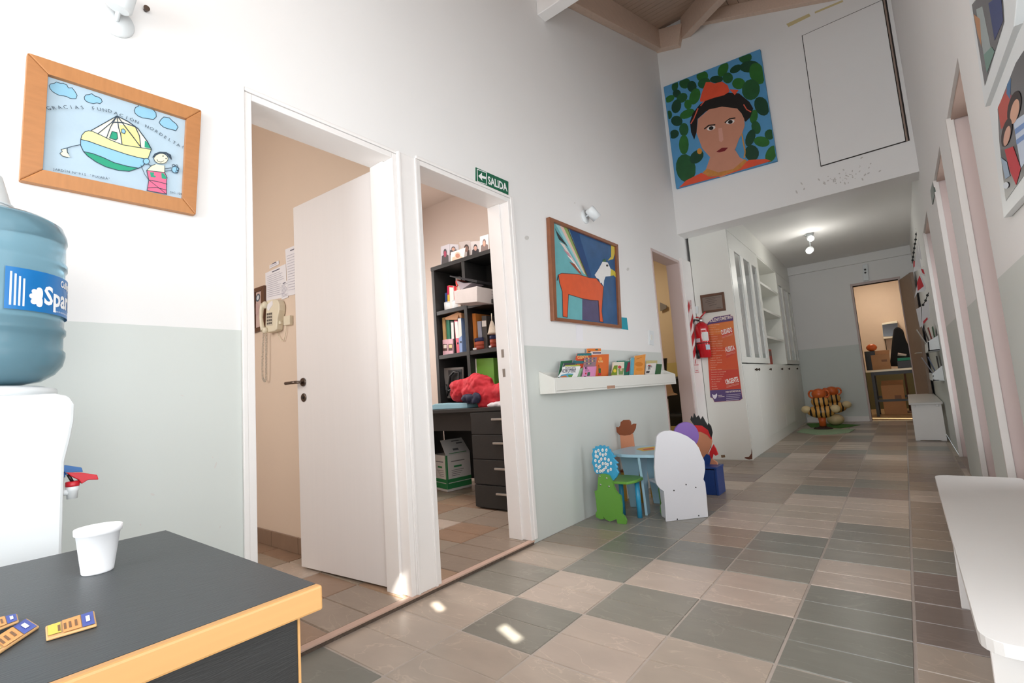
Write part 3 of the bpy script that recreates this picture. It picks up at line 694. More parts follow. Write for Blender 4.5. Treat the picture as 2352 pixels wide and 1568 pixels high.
a.poly([(1350, 1060), (1380, 1015), (1440, 992), (1520, 998), (1575, 1030), (1588, 1095), (1565, 1070), (1520, 1020), (1450, 1015), (1400, 1035), (1375, 1065)], DK)
a.line([(1405, 1085), (1420, 1110), (1455, 1118), (1490, 1100)], 7, DK).ell(1480, 1045, 8, 8, DK).ell(1515, 1075, 8, 8, DK)
for cx, cy, rr in ((1625, 1205, 42), (1278, 1108, 36)):
    a.ell(cx, cy, rr, rr, LB); a.line([(cx + rr * math.cos(t), cy + rr * math.sin(t)) for t in [i * .5 for i in range(14)]], 7, DK)
for cx, cy in ((1605, 1160), (1640, 1165), (1655, 1200), (1645, 1235)): a.line([(cx + 16 * math.cos(t), cy + 16 * math.sin(t)) for t in [i * .8 for i in range(9)]], 6, DK)
a.script('GRACIAS FUNDACIÓN NORDELTA!', [(85, 500), (300, 482), (555, 487), (680, 500), (850, 528), (1000, 585), (1230, 685), (1350, 740), (1500, 835), (1650, 925), (1738, 965)], DK, .0100)
a.script('JARDÍN Nº915 "PUCARÁ"', [(150, 1215), (400, 1258), (850, 1335)], DK, .0066)
a.script('DIC./09', [(1565, 1490), (1705, 1512)], DK, .0065)
a.build('drawing', fr)

# ------------------------------------------------ exit sign
sg = thing('exit_sign', 'green exit sign with white arrow above the office doorway', 'sign', hit((1130, 430), PX(0)))
slab('sign_plate', [(1093, 384), (1168, 417), (1168, 447), (1093, 416)], PX(.004), .004, pm('sign_green', (24, 98, 70), .4, .03), sg, bevel=.001)
a = Art(PX(.0045)).using(540, 180, 2.613)
W_ = (238, 240, 240)
a.line([(1452, 545), (1508, 566), (1510, 637), (1455, 618)], 4, W_, True)
a.poly([(1459, 585), (1482, 565), (1480, 582), (1505, 592), (1504, 606), (1480, 598), (1484, 616)], W_)
a.text('SALIDA', (1519, 632), (1634, 678), W_, .048, True)
a.build('lettering', sg)

# ------------------------------------------------ winged creature painting
o4 = crop(1200, 440, 3.136, [(195, 180), (690, 380), (718, 985), (228, 928)]); i4 = crop(1200, 440, 3.136, [(228, 218), (675, 395), (700, 960), (252, 905)])
pt = thing('framed_painting', 'framed painting of an orange winged animal with a white bird head', 'painting', (0.01, 3.28, 1.35))
picture_frame(pt, o4, i4, PX(0.0), .03, BROWNF)
slab('backing_sheet', inset(i4, 1.02), PX(.010), .008, ink((46, 92, 136)), pt)
a = Art(PX(.011)).using(1200, 440, 3.136)
OR = (214, 88, 46); TE = (104, 172, 178)
a.poly([(226, 216), (677, 394), (702, 962), (250, 907)], pm('paint_night_blue', (44, 88, 134), .22, .3, 9.0))
a.poly([(226, 216), (330, 258), (400, 440), (470, 610), (430, 640), (430, 925), (250, 907)], pm('paint_teal', TE, .3, .16, 12.0))
a.poly([(430, 770), (560, 780), (560, 937), (430, 922)], pm('paint_plum', (84, 78, 112), .3, .25, 14.0))
a.poly([(330, 258), (470, 612), (500, 612), (440, 420), (400, 290)], (34, 70, 118))
for q, c in (([(232, 225), (262, 235), (440, 590), (425, 575)], (150, 200, 206)), ([(262, 235), (290, 246), (452, 596), (440, 590)], (222, 190, 176)),
             ([(290, 246), (322, 258), (462, 608), (452, 596)], (140, 166, 98)), ([(232, 260), (245, 285), (330, 400), (318, 390), (262, 345), (250, 318)], (44, 52, 54)),
             ([(265, 362), (300, 380), (410, 560), (400, 552)], (218, 206, 200)), ([(288, 410), (330, 440), (415, 570), (408, 560)], (196, 140, 152)),
             ([(316, 455), (352, 480), (420, 575), (412, 572)], (232, 228, 226)), ([(336, 505), (372, 520), (430, 600), (410, 590)], (146, 74, 52)),
             ([(318, 258), (326, 262), (470, 612), (462, 610)], (90, 62, 50))): a.poly(q, c)
body = [(248, 640), (255, 600), (280, 588), (400, 595), (480, 620), (530, 625), (582, 685), (578, 740), (570, 860), (580, 940), (556, 936), (545, 785), (490, 782), (430, 770), (330, 740), (322, 905), (290, 900), (285, 720), (264, 650), (258, 605)]
a.poly(body, pm('paint_orange', OR, .35, .14, 16.0)); a.line(body, 4, (70, 48, 52), True)
a.poly([(518, 600), (545, 560), (575, 505), (612, 510), (635, 560), (632, 608), (596, 612), (586, 640), (582, 684), (568, 655), (560, 660), (548, 630), (532, 622)], (226, 224, 222))
a.poly([(635, 555), (665, 575), (684, 632), (655, 603), (632, 607)], (196, 182, 66)); a.ell(608, 532, 8, 8, (40, 34, 34)).poly([(575, 505), (582, 482), (588, 496), (598, 480), (600, 506)], (62, 104, 64))
a.poly([(636, 388), (660, 396), (663, 440), (652, 486), (612, 497), (636, 468)], (206, 186, 80))
a.build('canvas_paint', pt)
nt_ = slab('sticky_note', crop(1200, 440, 3.136, [(700, 903), (752, 908), (763, 996), (708, 988)]), PX(.002), .001, ink((32, 150, 170)))
tag(nt_, 'turquoise paper note on the wall at the painting corner', 'note')
nt_ = slab('paper_strip', crop(1200, 440, 3.136, [(385, 940), (432, 945), (438, 1080), (390, 1078)]), PX(.0022), .001, PAPER)
tag(nt_, 'narrow white paper strip on the wall below the winged animal painting', 'paper')
sw = thing('light_switch', 'white light switch on the wall beside the third doorway', 'switch', hit((1497, 777), PX(0)))
slab('switch_plate', [(1491, 758), (1502, 760), (1502, 793), (1492, 791)], PX(.009), .009, PLAST, sw, bevel=.003)
slab('switch_rocker', [(1495, 768), (1499, 769), (1499, 781), (1495, 780)], PX(.013), .004, LAMW, sw, bevel=.001)

# ------------------------------------------------ picture-book ledge and its books
SY0, SY1, SD = 2.505, 4.545, .115
bs = thing('book_ledge', 'white wall ledge holding picture books under the painting', 'shelf', (0, 3.5, .86))
for ya in (SY0, SY1 - .018): MB().prism([(0, ya, .858), (SD, ya, .858), (SD, ya, .952), (0, ya, 1.003)], (0, .018, 0)).build('end_panel', LAMW, bs, bevel=.002)
MB().box(SD - .018, SD, SY0 + .018, SY1 - .018, .873, .955).build('front_board', LAMW, bs, bevel=.002)
MB().box(0.0, SD - .001, SY0 + .018, SY1 - .018, .858, .872).build('bottom_board', LAMW, bs, bevel=.002)
MB().box(0.0, .010, SY0 + .018, SY1 - .018, .873, .995).build('back_board', LAMW, bs, bevel=.002)
bl = MB().box(SD, SD + .002, 3.18, 3.30, .862, .884).build('name_plate', pm('copper_tag', (176, 138, 116), .5, .1), bs)
BK = lambda pts: crop(1230, 790, 7.587, pts)
def book(px, X, rgb, label, art=None, th=.008):
    px = BK(px); P = [hit(q, PX(X)) for q in px]
    # carry the lower edge down behind the front board so that the book stands in the trough
    zs_ = sorted(p.z for p in P)
    c = mid(P); t = thing('picture_book', label, 'book', (X, c.y, .873), 'picture books on the wall ledge')
    low = [p for p in P if p.z < (zs_[0] + zs_[-1]) / 2]; out = []
    for p in P:
        out.append(V((p.x, p.y, .874)) if p in low else p)
    # full outline: upper corners as seen, lower corners resting on the trough bottom, same slant
    MB().prism(out, (-th, 0, 0)).build('cover', ink(rgb, .35), t, bevel=.001)
    inner = [p + V((-.001, 0, 0)) for p in out]
    MB().prism([mid(out) + (p - mid(out)) * .985 + V((-th - .0005, 0, 0)) for p in out], (-.002, 0, 0)).build('pages', PAPER, t)
    if art:
        q = Art(PX(X + .0006)).using(1230, 790, 7.587); art(q); q.build('cover_print', t)
    return t
def A1(q):
    q.poly([(500, 390), (780, 385), (660, 560), (385, 575)], (236, 236, 236)); q.text('¿DE QUÉ ESTÁ', (515, 458), (705, 450), (60, 60, 84), .022, True)
    q.text('HECHA LA TIERRA?', (460, 500), (700, 492), (60, 60, 84), .022, True); q.poly([(450, 535), (560, 510), (660, 515), (630, 575), (410, 580)], (86, 160, 190)); q.poly([(440, 560), (520, 545), (560, 580), (430, 580)], (196, 116, 70)); q.poly([(560, 540), (650, 530), (630, 575), (580, 578)], (98, 150, 70))
def A2(q):
    q.poly([(730, 165), (975, 155), (970, 200), (720, 205)], (40, 116, 122)); q.poly([(705, 205), (945, 200), (920, 260), (690, 275)], (206, 84, 50)); q.poly([(660, 290), (850, 290), (830, 340), (640, 345)], (46, 110, 118)); q.text('CUENTOS', (730, 255), (920, 245), (232, 190, 120), .02, True)
def A3(q):
    for i in range(16): q.ell(860 + (i % 6) * 32, 250 + (i // 6) * 45, 14, 14, ((190, 130, 120), (110, 90, 120), (206, 176, 120), (90, 120, 110))[i % 4])
def A4(q):
    q.poly([(850, 400), (1050, 395), (1000, 560), (800, 570)], (212, 140, 184)); q.text('MIS', (865, 440), (905, 438), (60, 30, 60), .018, True); q.text('JUEGOS', (865, 475), (935, 473), (60, 30, 60), .012); q.poly([(905, 490), (950, 485), (945, 550), (895, 555)], (60, 100, 80)); q.poly([(860, 500), (890, 498), (885, 525), (862, 527)], (190, 40, 60)); q.poly([(840, 555), (880, 553), (878, 572), (838, 573)], (40, 36, 50))
def A5(q):
    q.ell(1130, 255, 28, 30, (236, 160, 70)); q.text('FLORES', (1095, 318), (1175, 316), (245, 210, 150), .013, True); q.poly([(1095, 425), (1135, 420), (1135, 510), (1100, 515)], (48, 100, 62)); q.poly([(1095, 360), (1105, 358), (1115, 425), (1100, 425)], (120, 90, 40)); q.poly([(1085, 510), (1140, 505), (1140, 540), (1085, 545)], (190, 40, 60))
def A6(q):
    q.poly([(1370, 375), (1430, 370), (1420, 540), (1310, 540)], (116, 140, 40)); q.ell(1380, 465, 26, 30, (226, 196, 60)); q.ell(1465, 400, 30, 26, (196, 66, 70)); q.poly([(1440, 430), (1540, 420), (1520, 530), (1450, 530)], (120, 150, 90)); q.ell(1490, 450, 22, 22, (214, 180, 150))
def A7(q): q.poly([(1610, 320), (1660, 310), (1630, 470), (1570, 490)], (140, 40, 60)); q.text('LEER', (1560, 300), (1640, 296), (230, 236, 230), .012)
def A8(q): q.ell(1800, 350, 70, 40, (206, 126, 44)); q.ell(1810, 440, 60, 30, (220, 140, 50)); q.line([(1760, 260), (1850, 230)], 6, (170, 90, 30))
def A9(q): q.poly([(1960, 365), (2010, 360), (2000, 380), (1955, 385)], (186, 60, 56)); q.text('CUENTO', (1955, 410), (2030, 405), (60, 60, 66), .016, True); q.text('AZUL', (1955, 445), (2005, 440), (60, 60, 66), .014, True); q.poly([(1930, 470), (1990, 465), (1980, 505), (1925, 508)], (70, 66, 70))
book([(455, 295), (640, 280), (560, 570), (345, 585)], .040, (44, 104, 70), 'dark green picture book leaning at the left end of the ledge')
book([(505, 330), (700, 320), (640, 560), (400, 575)], .052, (70, 74, 84), 'thin grey picture book wedged behind the white earth-themed book')
book([(530, 368), (775, 355), (690, 560), (420, 575)], .064, (176, 186, 78), 'lime green edged picture book behind the white earth-themed book', th=.006)
book([(490, 395), (790, 385), (640, 585), (375, 590)], .086, (232, 232, 232), 'white picture book titled about what the earth is made of', A1)
book([(905, 78), (1140, 75), (1140, 540), (905, 545)], .024, (226, 130, 60), 'tallest orange picture book at the back of the ledge', lambda q: (q.poly([(1040, 85), (1085, 82), (1085, 110), (1045, 112)], (70, 100, 90)), q.poly([(915, 120), (960, 118), (960, 132), (915, 134)], (50, 50, 60))))
book([(975, 128), (1145, 124), (1145, 545), (975, 550)], .036, (232, 232, 232), 'white picture book with dark band in front of the tallest orange one', lambda q: q.poly([(995, 142), (1140, 140), (1140, 165), (995, 167)], (96, 74, 96)))
book([(735, 160), (975, 152), (860, 500), (640, 350)], .050, (196, 74, 44), 'red and teal storybook leaning behind the pink book', A2)
book([(870, 240), (1075, 225), (960, 560), (790, 400)], .062, (150, 120, 130), 'mauve patterned picture book leaning above the pink book', A3)
book([(985, 185), (1280, 175), (1245, 545), (1005, 560)], .046, (218, 110, 52), 'large orange picture book standing in the middle of the ledge', A5)
book([(760, 440), (850, 400), (790, 575), (690, 575)], .074, (150, 190, 150), 'pale green picture book between the white and pink ones')
book([(850, 395), (1065, 385), (1000, 575), (800, 580)], .088, (206, 134, 178), 'pink picture book at the front of the ledge', A4)
book([(1430, 290), (1670, 280), (1640, 530), (1400, 535)], .050, (36, 116, 96), 'teal green storybook behind the yellow-green picture book', A7)
book([(1360, 315), (1550, 308), (1510, 540), (1300, 545)], .078, (222, 214, 196), 'picture book with yellow-green cover right of the large orange one', A6)
book([(1680, 240), (1730, 238), (1680, 525), (1620, 530)], .066, (96, 170, 196), 'light blue picture book beside the ochre one')
book([(1740, 205), (1920, 175), (1865, 520), (1700, 525)], .074, (226, 150, 70), 'ochre orange picture book with cream edge on the right half', A8)
book([(1935, 285), (2125, 285), (2070, 510), (1900, 512)], .058, (196, 184, 130), 'olive cream picture book behind the small white one')
book([(1945, 340), (2110, 325), (2060, 512), (1890, 515)], .076, (224, 220, 216), 'small white picture book near the right end', A9)
book([(2120, 345), (2205, 350), (2140, 512), (2050, 512)], .088, (44, 96, 60), 'small dark green picture book last on the right')

# ------------------------------------------------ through the first doorway: phone, papers, socket
WP = PY(1.507)
pk = thing('framed_print', 'small brown framed print behind the wall telephone', 'picture', hit((592, 710), WP))
picture_frame(pk, crop(560, 560, 4.614, [(92, 478), (212, 436), (212, 905), (92, 945)]), crop(560, 560, 4.614, [(112, 515), (180, 492), (180, 870), (112, 895)]), WP, .018, WALNUT)
slab('mount', crop(560, 560, 4.614, [(110, 512), (184, 490), (184, 872), (110, 898)]), (V((0, 1.500, 0)), V((0, -1, 0))), .003, ink((206, 180, 172)), pk)
a = Art(PY(1.4995)).using(560, 560, 4.614); a.ell(150, 570, 22, 44, (90, 100, 110), 12).ell(150, 570, 12, 26, (210, 214, 220), 12).ell(140, 690, 18, 70, (198, 168, 164)); a.build('print', pk)
def note(px, label, X, lines, hd_=None):
    px = crop(560, 560, 4.614, px); P = [hit(q, PY(X)) for q in px]
    t = thing('notice_sheet', label, 'paper', mid(P), 'notices on the beige wall')
    slab('sheet', px, PY(X), .0006, PAPER, t)
    a_ = Art(PY(X)); f = lambda s, r: tuple((1 - r) * ((1 - s) * px[0][k] + s * px[1][k]) + r * ((1 - s) * px[3][k] + s * px[2][k]) for k in (0, 1))
    for i in range(lines):
        r = .16 + .78 * i / lines; e = .55 + .4 * random.random(); a_.line([f(.1, r), f(e, r)], 1.0, (178, 176, 190))
    a_.line([f(.35, .07), f(.7, .07)], 1.6, (70, 70, 96)); a_.build('print', t); return t
note([(272, 225), (370, 175), (372, 215), (272, 265)], 'small heading strip of paper above the large notice', 1.5035, 2)
note([(228, 310), (445, 210), (455, 560), (235, 605)], 'large white notice sheet above the telephone', 1.5050, 12)
note([(392, 420), (465, 385), (470, 565), (400, 590)], 'narrow list sheet overlapping the large notice', 1.5030, 10)
note([(438, 60), (600, -10), (605, 520), (470, 550)], 'tall white notice sheet partly hidden by the open door', 1.5042, 14)
ph = thing('wall_telephone', 'cream push-button wall telephone with hanging handset', 'telephone', hit((622, 740), WP))
PHP = PY(1.462); T4 = lambda pts: crop(560, 560, 4.614, pts)
bdy = slab('phone_body', T4([(240, 600), (300, 585), (352, 592), (372, 640), (372, 700), (352, 800), (345, 905), (320, 925), (235, 940), (225, 900), (232, 720)]), PHP, .0435, CREAM, ph, bevel=.006)
slab('number_pad', T4([(238, 735), (300, 722), (300, 862), (240, 872)]), PY(1.460), .002, pm('pad_grey', (206, 198, 182), .5), ph)
for r in range(4):
    for c in range(3):
        x_, y_ = 249 + c * 19, 745 + r * 33 - c * 3
        slab('key', T4([(x_ - 6, y_ - 9), (x_ + 6, y_ - 11), (x_ + 6, y_ + 9), (x_ - 6, y_ + 11)]), PY(1.4575), .0025, pm('key_dark', (96, 90, 84), .5), ph)
slab('card_holder', T4([(240, 650), (300, 598), (305, 640), (262, 710), (245, 690)]), PY(1.460), .002, PAPER, ph)
slab('cradle_tab', T4([(350, 800), (385, 820), (385, 850), (345, 855)]), PY(1.475), .02, CREAM, ph, bevel=.003)
hs = [hit(q, PY(1.445)) for q in T4([(205, 640), (188, 700), (183, 780), (192, 860), (208, 920)])]
MB().tube(hs, [.016, .0125, .0105, .0125, .016], 14).build('handset', CREAM, ph)
MB().blob(hs[0] + V((.006, .008, -.004)), .022, .018, .024).build('earpiece', CREAM, ph); MB().blob(hs[-1] + V((.006, .008, .002)), .022, .018, .022).build('mouthpiece', CREAM, ph)
def coil(path, R, turns, r):
    P = [V(p) for p in path]; L_ = [0]
    for a_, b_ in zip(P, P[1:]): L_.append(L_[-1] + (b_ - a_).length)
    out = []
    for i in range(turns * 8 + 1):
        t = L_[-1] * i / (turns * 8); j = max(q for q in range(len(L_) - 1) if L_[q] <= t + 1e-9); a_, b_ = P[j], P[j + 1]
        c = a_ + (b_ - a_) * ((t - L_[j]) / max(1e-6, (b_ - a_).length)); d = (b_ - a_).normalized(); w = V((0, -1, 0)); q = d.cross(w)
        an = 2 * math.pi * i / 8; out.append(c + (w * math.cos(an) + q * math.sin(an)) * R)
    return MB().tube(out, r, 5)
cpath = [hit(q, PY(1.480)) for q in T4([(212, 930), (203, 1080), (196, 1300), (200, 1420), (220, 1462), (236, 1420), (238, 1250), (238, 1080), (238, 945)])]
coil(cpath, .0055, 70, .0016).build('coiled_cord', pm('cord_grey', (196, 190, 178), .5), ph)
so = thing('wall_socket', 'cream telephone socket on the beige wall with a looping cable', 'socket', hit((657, 736), WP))
slab('socket_box', T4([(418, 765), (485, 755), (485, 855), (418, 862)]), PY(1.483), .0235, CREAM, so, bevel=.003)
MB().tube([hit(q, PY(1.496)) for q in T4([(448, 862), (445, 940), (425, 1025), (400, 1025), (370, 975), (345, 920)])], .0022, 6).build('cable', CREAM, so)

# ------------------------------------------------ through the second doorway: desk, bookcase and what they carry
BF = 3.0; bx0, bxm, bx1 = -1.483, -1.075, -0.62; ZT = [0.79, 1.262, 1.662, 2.045]
DT = 0.785
dk = thing('office_desk', 'black wooden office desk with a drawer unit', 'desk', (-1.0, 3.1, 0.022))
MB().box(-1.95, -0.20, 2.78, 3.48, DT - .028, DT).build('desktop', BLACKW, dk, bevel=.002)
MB().box(-1.90, -1.235, 3.44, 3.46, .10, DT - .028).build('back_panel', BLACKW, dk)
MB().box(-1.95, -1.93, 2.80, 3.46, .022, DT - .028).build('side_panel', BLACKW, dk)
MB().box(-1.93, -0.885, 2.90, 2.918, .60, DT - .028).build('apron', BLACKW, dk)
MB().box(-0.885, -0.22, 2.80, 3.40, .03, DT - .028).build('drawer_case', BLACKW, dk)
MB().box(-1.215, -1.19, 3.40, 3.43, .022, .60).build('rear_leg', pm('pale_wood_leg', (186, 150, 122), .6), dk)
dz = [.035, .205, .395, .580, DT - .034]
for i in range(4):
    dr = MB().box(-0.883, -0.222, 2.782, 2.80, dz[i] + .004, dz[i + 1] - .004).build('drawer_front', BLACKW, dk, bevel=.002)
    zc = dz[i] + (dz[i + 1] - dz[i]) * .62
    MB().box(-0.655, -0.50, 2.762, 2.781, zc, zc + .016).build('handle', STEEL, dr, bevel=.003)
bc = thing('bookcase', 'black open bookcase standing on the office desk', 'bookcase', (-1.05, 3.15, DT))
for xa in (bx0, bxm - .018, bx1): MB().box(xa, xa + .036, BF, 3.29, DT, ZT[3]).build('upright', BLACKW, bc, bevel=.002)
for z in ZT[1:3]:
    MB().box(bx0 + .036, bxm - .018, BF + .004, 3.29, z - .036, z).build('shelf_board', BLACKW, bc, bevel=.002)
    MB().box(bxm + .018, bx1, BF + .004, 3.29, z - .036, z).build('shelf_board', BLACKW, bc, bevel=.002)
MB().box(bx0 - .003, bx1 + .04, BF - .003, 3.29, ZT[3], ZT[3] + .036).build('top_board', BLACKW, bc, bevel=.002)
MB().box(bx0 + .036, bxm - .09, 3.28, 3.29, DT, ZT[3]).build('back_sheet', pm('black_back', (24, 24, 24), .6), bc)
MB().box(bxm + .018, bx1 - .10, 3.28, 3.29, DT, ZT[3]).build('back_sheet', pm('black_back', (24, 24, 24), .6), bc)
K = lambda pts: crop(980, 530, 5.228, pts)
K2 = lambda pts: crop(970, 810, 4.125, pts)
def stand(name, px, Y, depth, rgb, label, cat, zb, group, art=None, mat=None, bevel=.002):
    """upright thing on a shelf: outline read on plane Y, foot dropped to the shelf at zb"""
    P = [hit(q, PY(Y)) for q in px]; zm = (min(p.z for p in P) + max(p.z for p in P)) / 2
    P = [V((p.x, p.y, zb + .0006)) if p.z < zm else p for p in P]; c = mid(P)
    t = thing(name, label, cat, (c.x, c.y, zb), group)
    MB().prism(P, (0, depth, 0)).build('cover' if cat in ('book', 'folder') else 'body', mat or ink(rgb, .45), t, bevel=bevel)
    if art:
        a_ = Art(PY(Y), .0008); art(a_); a_.build('spine_print', t)
    return t
def spine(crp, bands, hole=None):
    def f(a_):
        a_.using(*crp)
        for q, c in bands: a_.poly(q, c)
        if hole: a_.ell(hole[0], hole[1], hole[2], hole[2] * 1.4, (30, 30, 34))
    return f
CK = (980, 530, 5.228); S2, S3 = ZT[2], ZT[1]
g1 = 'books and folders in the black bookcase'
stand('paperback', K([(218, 745), (240, 742), (240, 860), (220, 862)]), 3.10, .14, (58, 84, 140), 'small dark blue paperback on the upper left shelf', 'book', S2, g1)
stand('paperback', K([(245, 660), (270, 652), (272, 862), (248, 865)]), 3.08, .14, (224, 186, 70), 'yellow and magenta paperback on the upper left shelf', 'book', S2, g1, spine(CK, [([(246, 662), (269, 655), (270, 765), (248, 768)], (198, 40, 90))]))
stand('paperback', K([(272, 655), (320, 658), (322, 858), (275, 860)]), 3.07, .15, (232, 228, 224), 'white paperback with red top on the upper left shelf', 'book', S2, g1, spine(CK, [([(272, 656), (319, 660), (319, 680), (272, 676)], (206, 40, 50))]))
stand('paperback', K([(320, 660), (345, 663), (348, 855), (322, 858)]), 3.08, .14, (206, 38, 48), 'bright red paperback on the upper left shelf', 'book', S2, g1)
stand('paperback', K([(348, 672), (364, 674), (366, 852), (350, 854)]), 3.08, .14, (230, 222, 214), 'thin white and red paperback on the upper left shelf', 'book', S2, g1, spine(CK, [([(349, 673), (363, 675), (363, 735), (350, 735)], (214, 60, 50))]))
stand('paperback', K([(370, 655), (402, 650), (408, 885), (378, 888)]), 3.06, .15, (196, 180, 166), 'beige paperback against the bookcase divider', 'book', S2, g1)
stand('card_sheet', K([(345, 552), (405, 548), (405, 660), (350, 662)]), 3.20, .004, (220, 218, 218), 'white card propped behind the paperbacks', 'card', S2, None)
for i, (x0_, x1_) in enumerate(((182, 270), (275, 365))):
    P0, P1 = hit(K([(x0_, 950 - i * 10)])[0], PY(3.05)), hit(K([(x1_, 950 - i * 10)])[0], PY(3.05)); r_ = (P1.x - P0.x) / 2; c = (P0 + P1) / 2
    t = thing('white_tub', ('white tub nearer the bookcase edge in front of the paperbacks', 'white tub under the red paperback spines')[i], 'tub', (c.x, 3.08, S2), 'two white tubs')
    MB().lathe([(r_ * .96, S2 + .001), (r_, S2 + .004), (r_, S2 + .076), (r_ * .9, S2 + .078)], (c.x, 3.055 + r_, 0), n=24).build('tub_wall', PLAST, t)
    MB().lathe([(r_ * 1.01, S2 + .0782), (r_ * 1.01, S2 + .084)], (c.x, 3.055 + r_, 0), n=24).build('tub_lid', PLAST, t)
# right column, upper shelf
t = thing('ring_folder', 'black folder lying open on top of the paper pile', 'folder', hit(K([(600, 640)])[0], PY(3.05)))
slab('cover', K([(478, 575), (800, 630), (798, 660), (480, 590)]), PY(3.03), -.20, pm('black_binder', (34, 34, 38), .4), t, bevel=.002, back=True)
slab('spine_roll', K([(443, 620), (470, 600), (500, 620), (495, 660), (460, 680), (445, 660)]), PY(3.02), -.10, ink((206, 60, 50)), t, bevel=.004)
slab('pages', K([(500, 620), (590, 655), (690, 650), (560, 735), (530, 690)]), PY(3.04), -.15, ink((196, 188, 200)), t)
t = thing('paper_pile', 'stack of loose papers and files on the upper right shelf', 'papers', hit(K([(670, 880)])[0], PY(3.05)))
slab('files', K([(525, 755), (800, 700), (802, 880), (540, 905)]), PY(3.03), -.2, ink((204, 198, 196)), t, bevel=.004)
for i in range(4): slab('folder_edge', K([(535, 775 + i * 32), (800, 728 + i * 36), (800, 734 + i * 36), (535, 782 + i * 32)]), PY(3.028), -.02, ink((160, 150, 152)), t)
stand('paper_sleeve', K([(485, 700), (515, 690), (525, 900), (490, 905)]), 3.04, .16, (206, 214, 204), 'pale green paper sleeve beside the paper pile', 'folder', S2, g1)
# left column, middle shelf
stand('document_folder', K([(185, 1045), (215, 1035), (228, 1295), (196, 1300)]), 3.05, .2, (190, 160, 110), 'kraft and green document folder at the left of the middle shelf', 'folder', S3, g1)
stand('document_folder', K([(232, 1060), (272, 1065), (278, 1300), (240, 1300)]), 3.055, .2, (38, 120, 92), 'dark green document folder on the middle shelf', 'folder', S3, g1)
stand('magazine_box', K([(190, 1310), (255, 1300), (264, 1480), (195, 1490)]), 3.035, .2, (220, 176, 188), 'pink cardboard file box left of its twin', 'file box', S3, 'pink file boxes', spine(CK, [([(195, 1360), (248, 1358), (248, 1440), (195, 1442)], (84, 52, 48)), ([(203, 1370), (240, 1368), (240, 1408), (203, 1410)], (226, 216, 206))]))
stand('magazine_box', K([(256, 1300), (312, 1297), (318, 1478), (265, 1480)]), 3.035, .2, (222, 180, 192), 'pink cardboard file box right of its twin', 'file box', S3, 'pink file boxes', spine(CK, [([(262, 1358), (310, 1355), (312, 1436), (262, 1440)], (84, 52, 48)), ([(270, 1368), (304, 1366), (304, 1404), (270, 1406)], (226, 206, 150))]))
stand('ring_binder', K([(285, 1080), (325, 1085), (340, 1478), (305, 1478)]), 3.045, .24, (60, 60, 64), 'charcoal ring binder with white label', 'folder', S3, g1, spine(CK, [([(292, 1100), (322, 1100), (330, 1295), (300, 1297)], (232, 230, 228))], (325, 1355, 9)))
stand('ring_binder', K([(330, 1075), (370, 1080), (398, 1475), (362, 1478)]), 3.045, .24, (226, 100, 120), 'pink ring binder with white label', 'folder', S3, g1, spine(CK, [([(336, 1090), (372, 1088), (386, 1285), (352, 1290)], (236, 232, 230))], (375, 1350, 9)))
stand('ring_binder', K([(372, 1050), (414, 1045), (430, 1465), (392, 1470)]), 3.045, .24, (136, 162, 208), 'light blue ring binder with white label', 'folder', S3, g1, spine(CK, [([(376, 1055), (412, 1050), (424, 1255), (386, 1290)], (222, 226, 220))], (412, 1335, 9)))
t = thing('envelope', 'brown padded envelope lying across the binders', 'envelope', hit(K([(320, 1040)])[0], PY(3.06)))
slab('paper_sleeve', K([(218, 1040), (370, 975), (415, 985), (418, 1042), (395, 1045), (385, 1005), (365, 1068), (220, 1068)]), PY(3.042), .18, ink((200, 148, 104)), t, bevel=.003)
# right column, middle shelf
stand('document_folder', K([(515, 1030), (530, 1025), (536, 1415), (522, 1420)]), 3.05, .2, (190, 186, 196), 'thin grey document folder beside the orange one', 'folder', S3, g1)
stand('ring_binder', K([(528, 992), (585, 990), (592, 1280), (540, 1285)]), 3.06, .2, (222, 142, 72), 'orange ring binder on the right middle shelf', 'folder', S3, g1)
stand('ring_binder', K([(605, 1085), (650, 1080), (668, 1278), (620, 1280)]), 3.07, .2, (180, 190, 214), 'pale blue ring binder on the right middle shelf', 'folder', S3, g1)
stand('ring_binder', K([(660, 1020), (715, 1015), (735, 1440), (675, 1445)]), 3.055, .22, (62, 58, 56), 'black ring binder with a small white tag', 'folder', S3, g1, spine(CK, [([(662, 1080), (715, 1076), (718, 1146), (665, 1150)], (230, 228, 226))]))
def can(x0_, x1_, y0_, y1_, label):
    A_, B_ = hit(K([(x0_, y1_)])[0], PY(3.02)), hit(K([(x1_, y1_)])[0], PY(3.02)); r_ = (B_.x - A_.x) / 2; zt_ = hit(K([((x0_ + x1_) / 2, y0_)])[0], PY(3.02)).z
    t = thing('tin', label, 'tin', ((A_.x + B_.x) / 2, 3.02 + r_, S3), 'printed tins')
    ctr = ((A_.x + B_.x) / 2, 3.022 + r_, 0); h_ = zt_ - S3
    MB().lathe([(r_, S3 + .001), (r_, S3 + h_ * .35)], ctr, n=24).build('tin_lower_band', ink((150, 60, 44)), t)
    MB().lathe([(r_ * 1.001, S3 + h_ * .351), (r_ * 1.001, S3 + h_ * .70)], ctr, n=24).build('tin_middle_band', ink((176, 84, 60)), t)
    MB().lathe([(r_, S3 + h_ * .701), (r_, zt_), (r_ * .9, zt_ + .002)], ctr, n=24).build('tin_upper_band', ink((40, 48, 92)), t)
    MB().box(ctr[0] - r_ * .8, ctr[0] - r_ * .1, 3.0195, 3.0225, S3 + .006, S3 + h_ * .2).build('tin_label', PAPER, t)
can(545, 668, 1285, 1460, 'wide printed tin with navy and rust bands below the orange binder')
can(742, 822, 1255, 1440, 'narrow printed tin with navy and rust bands beside the doorway')
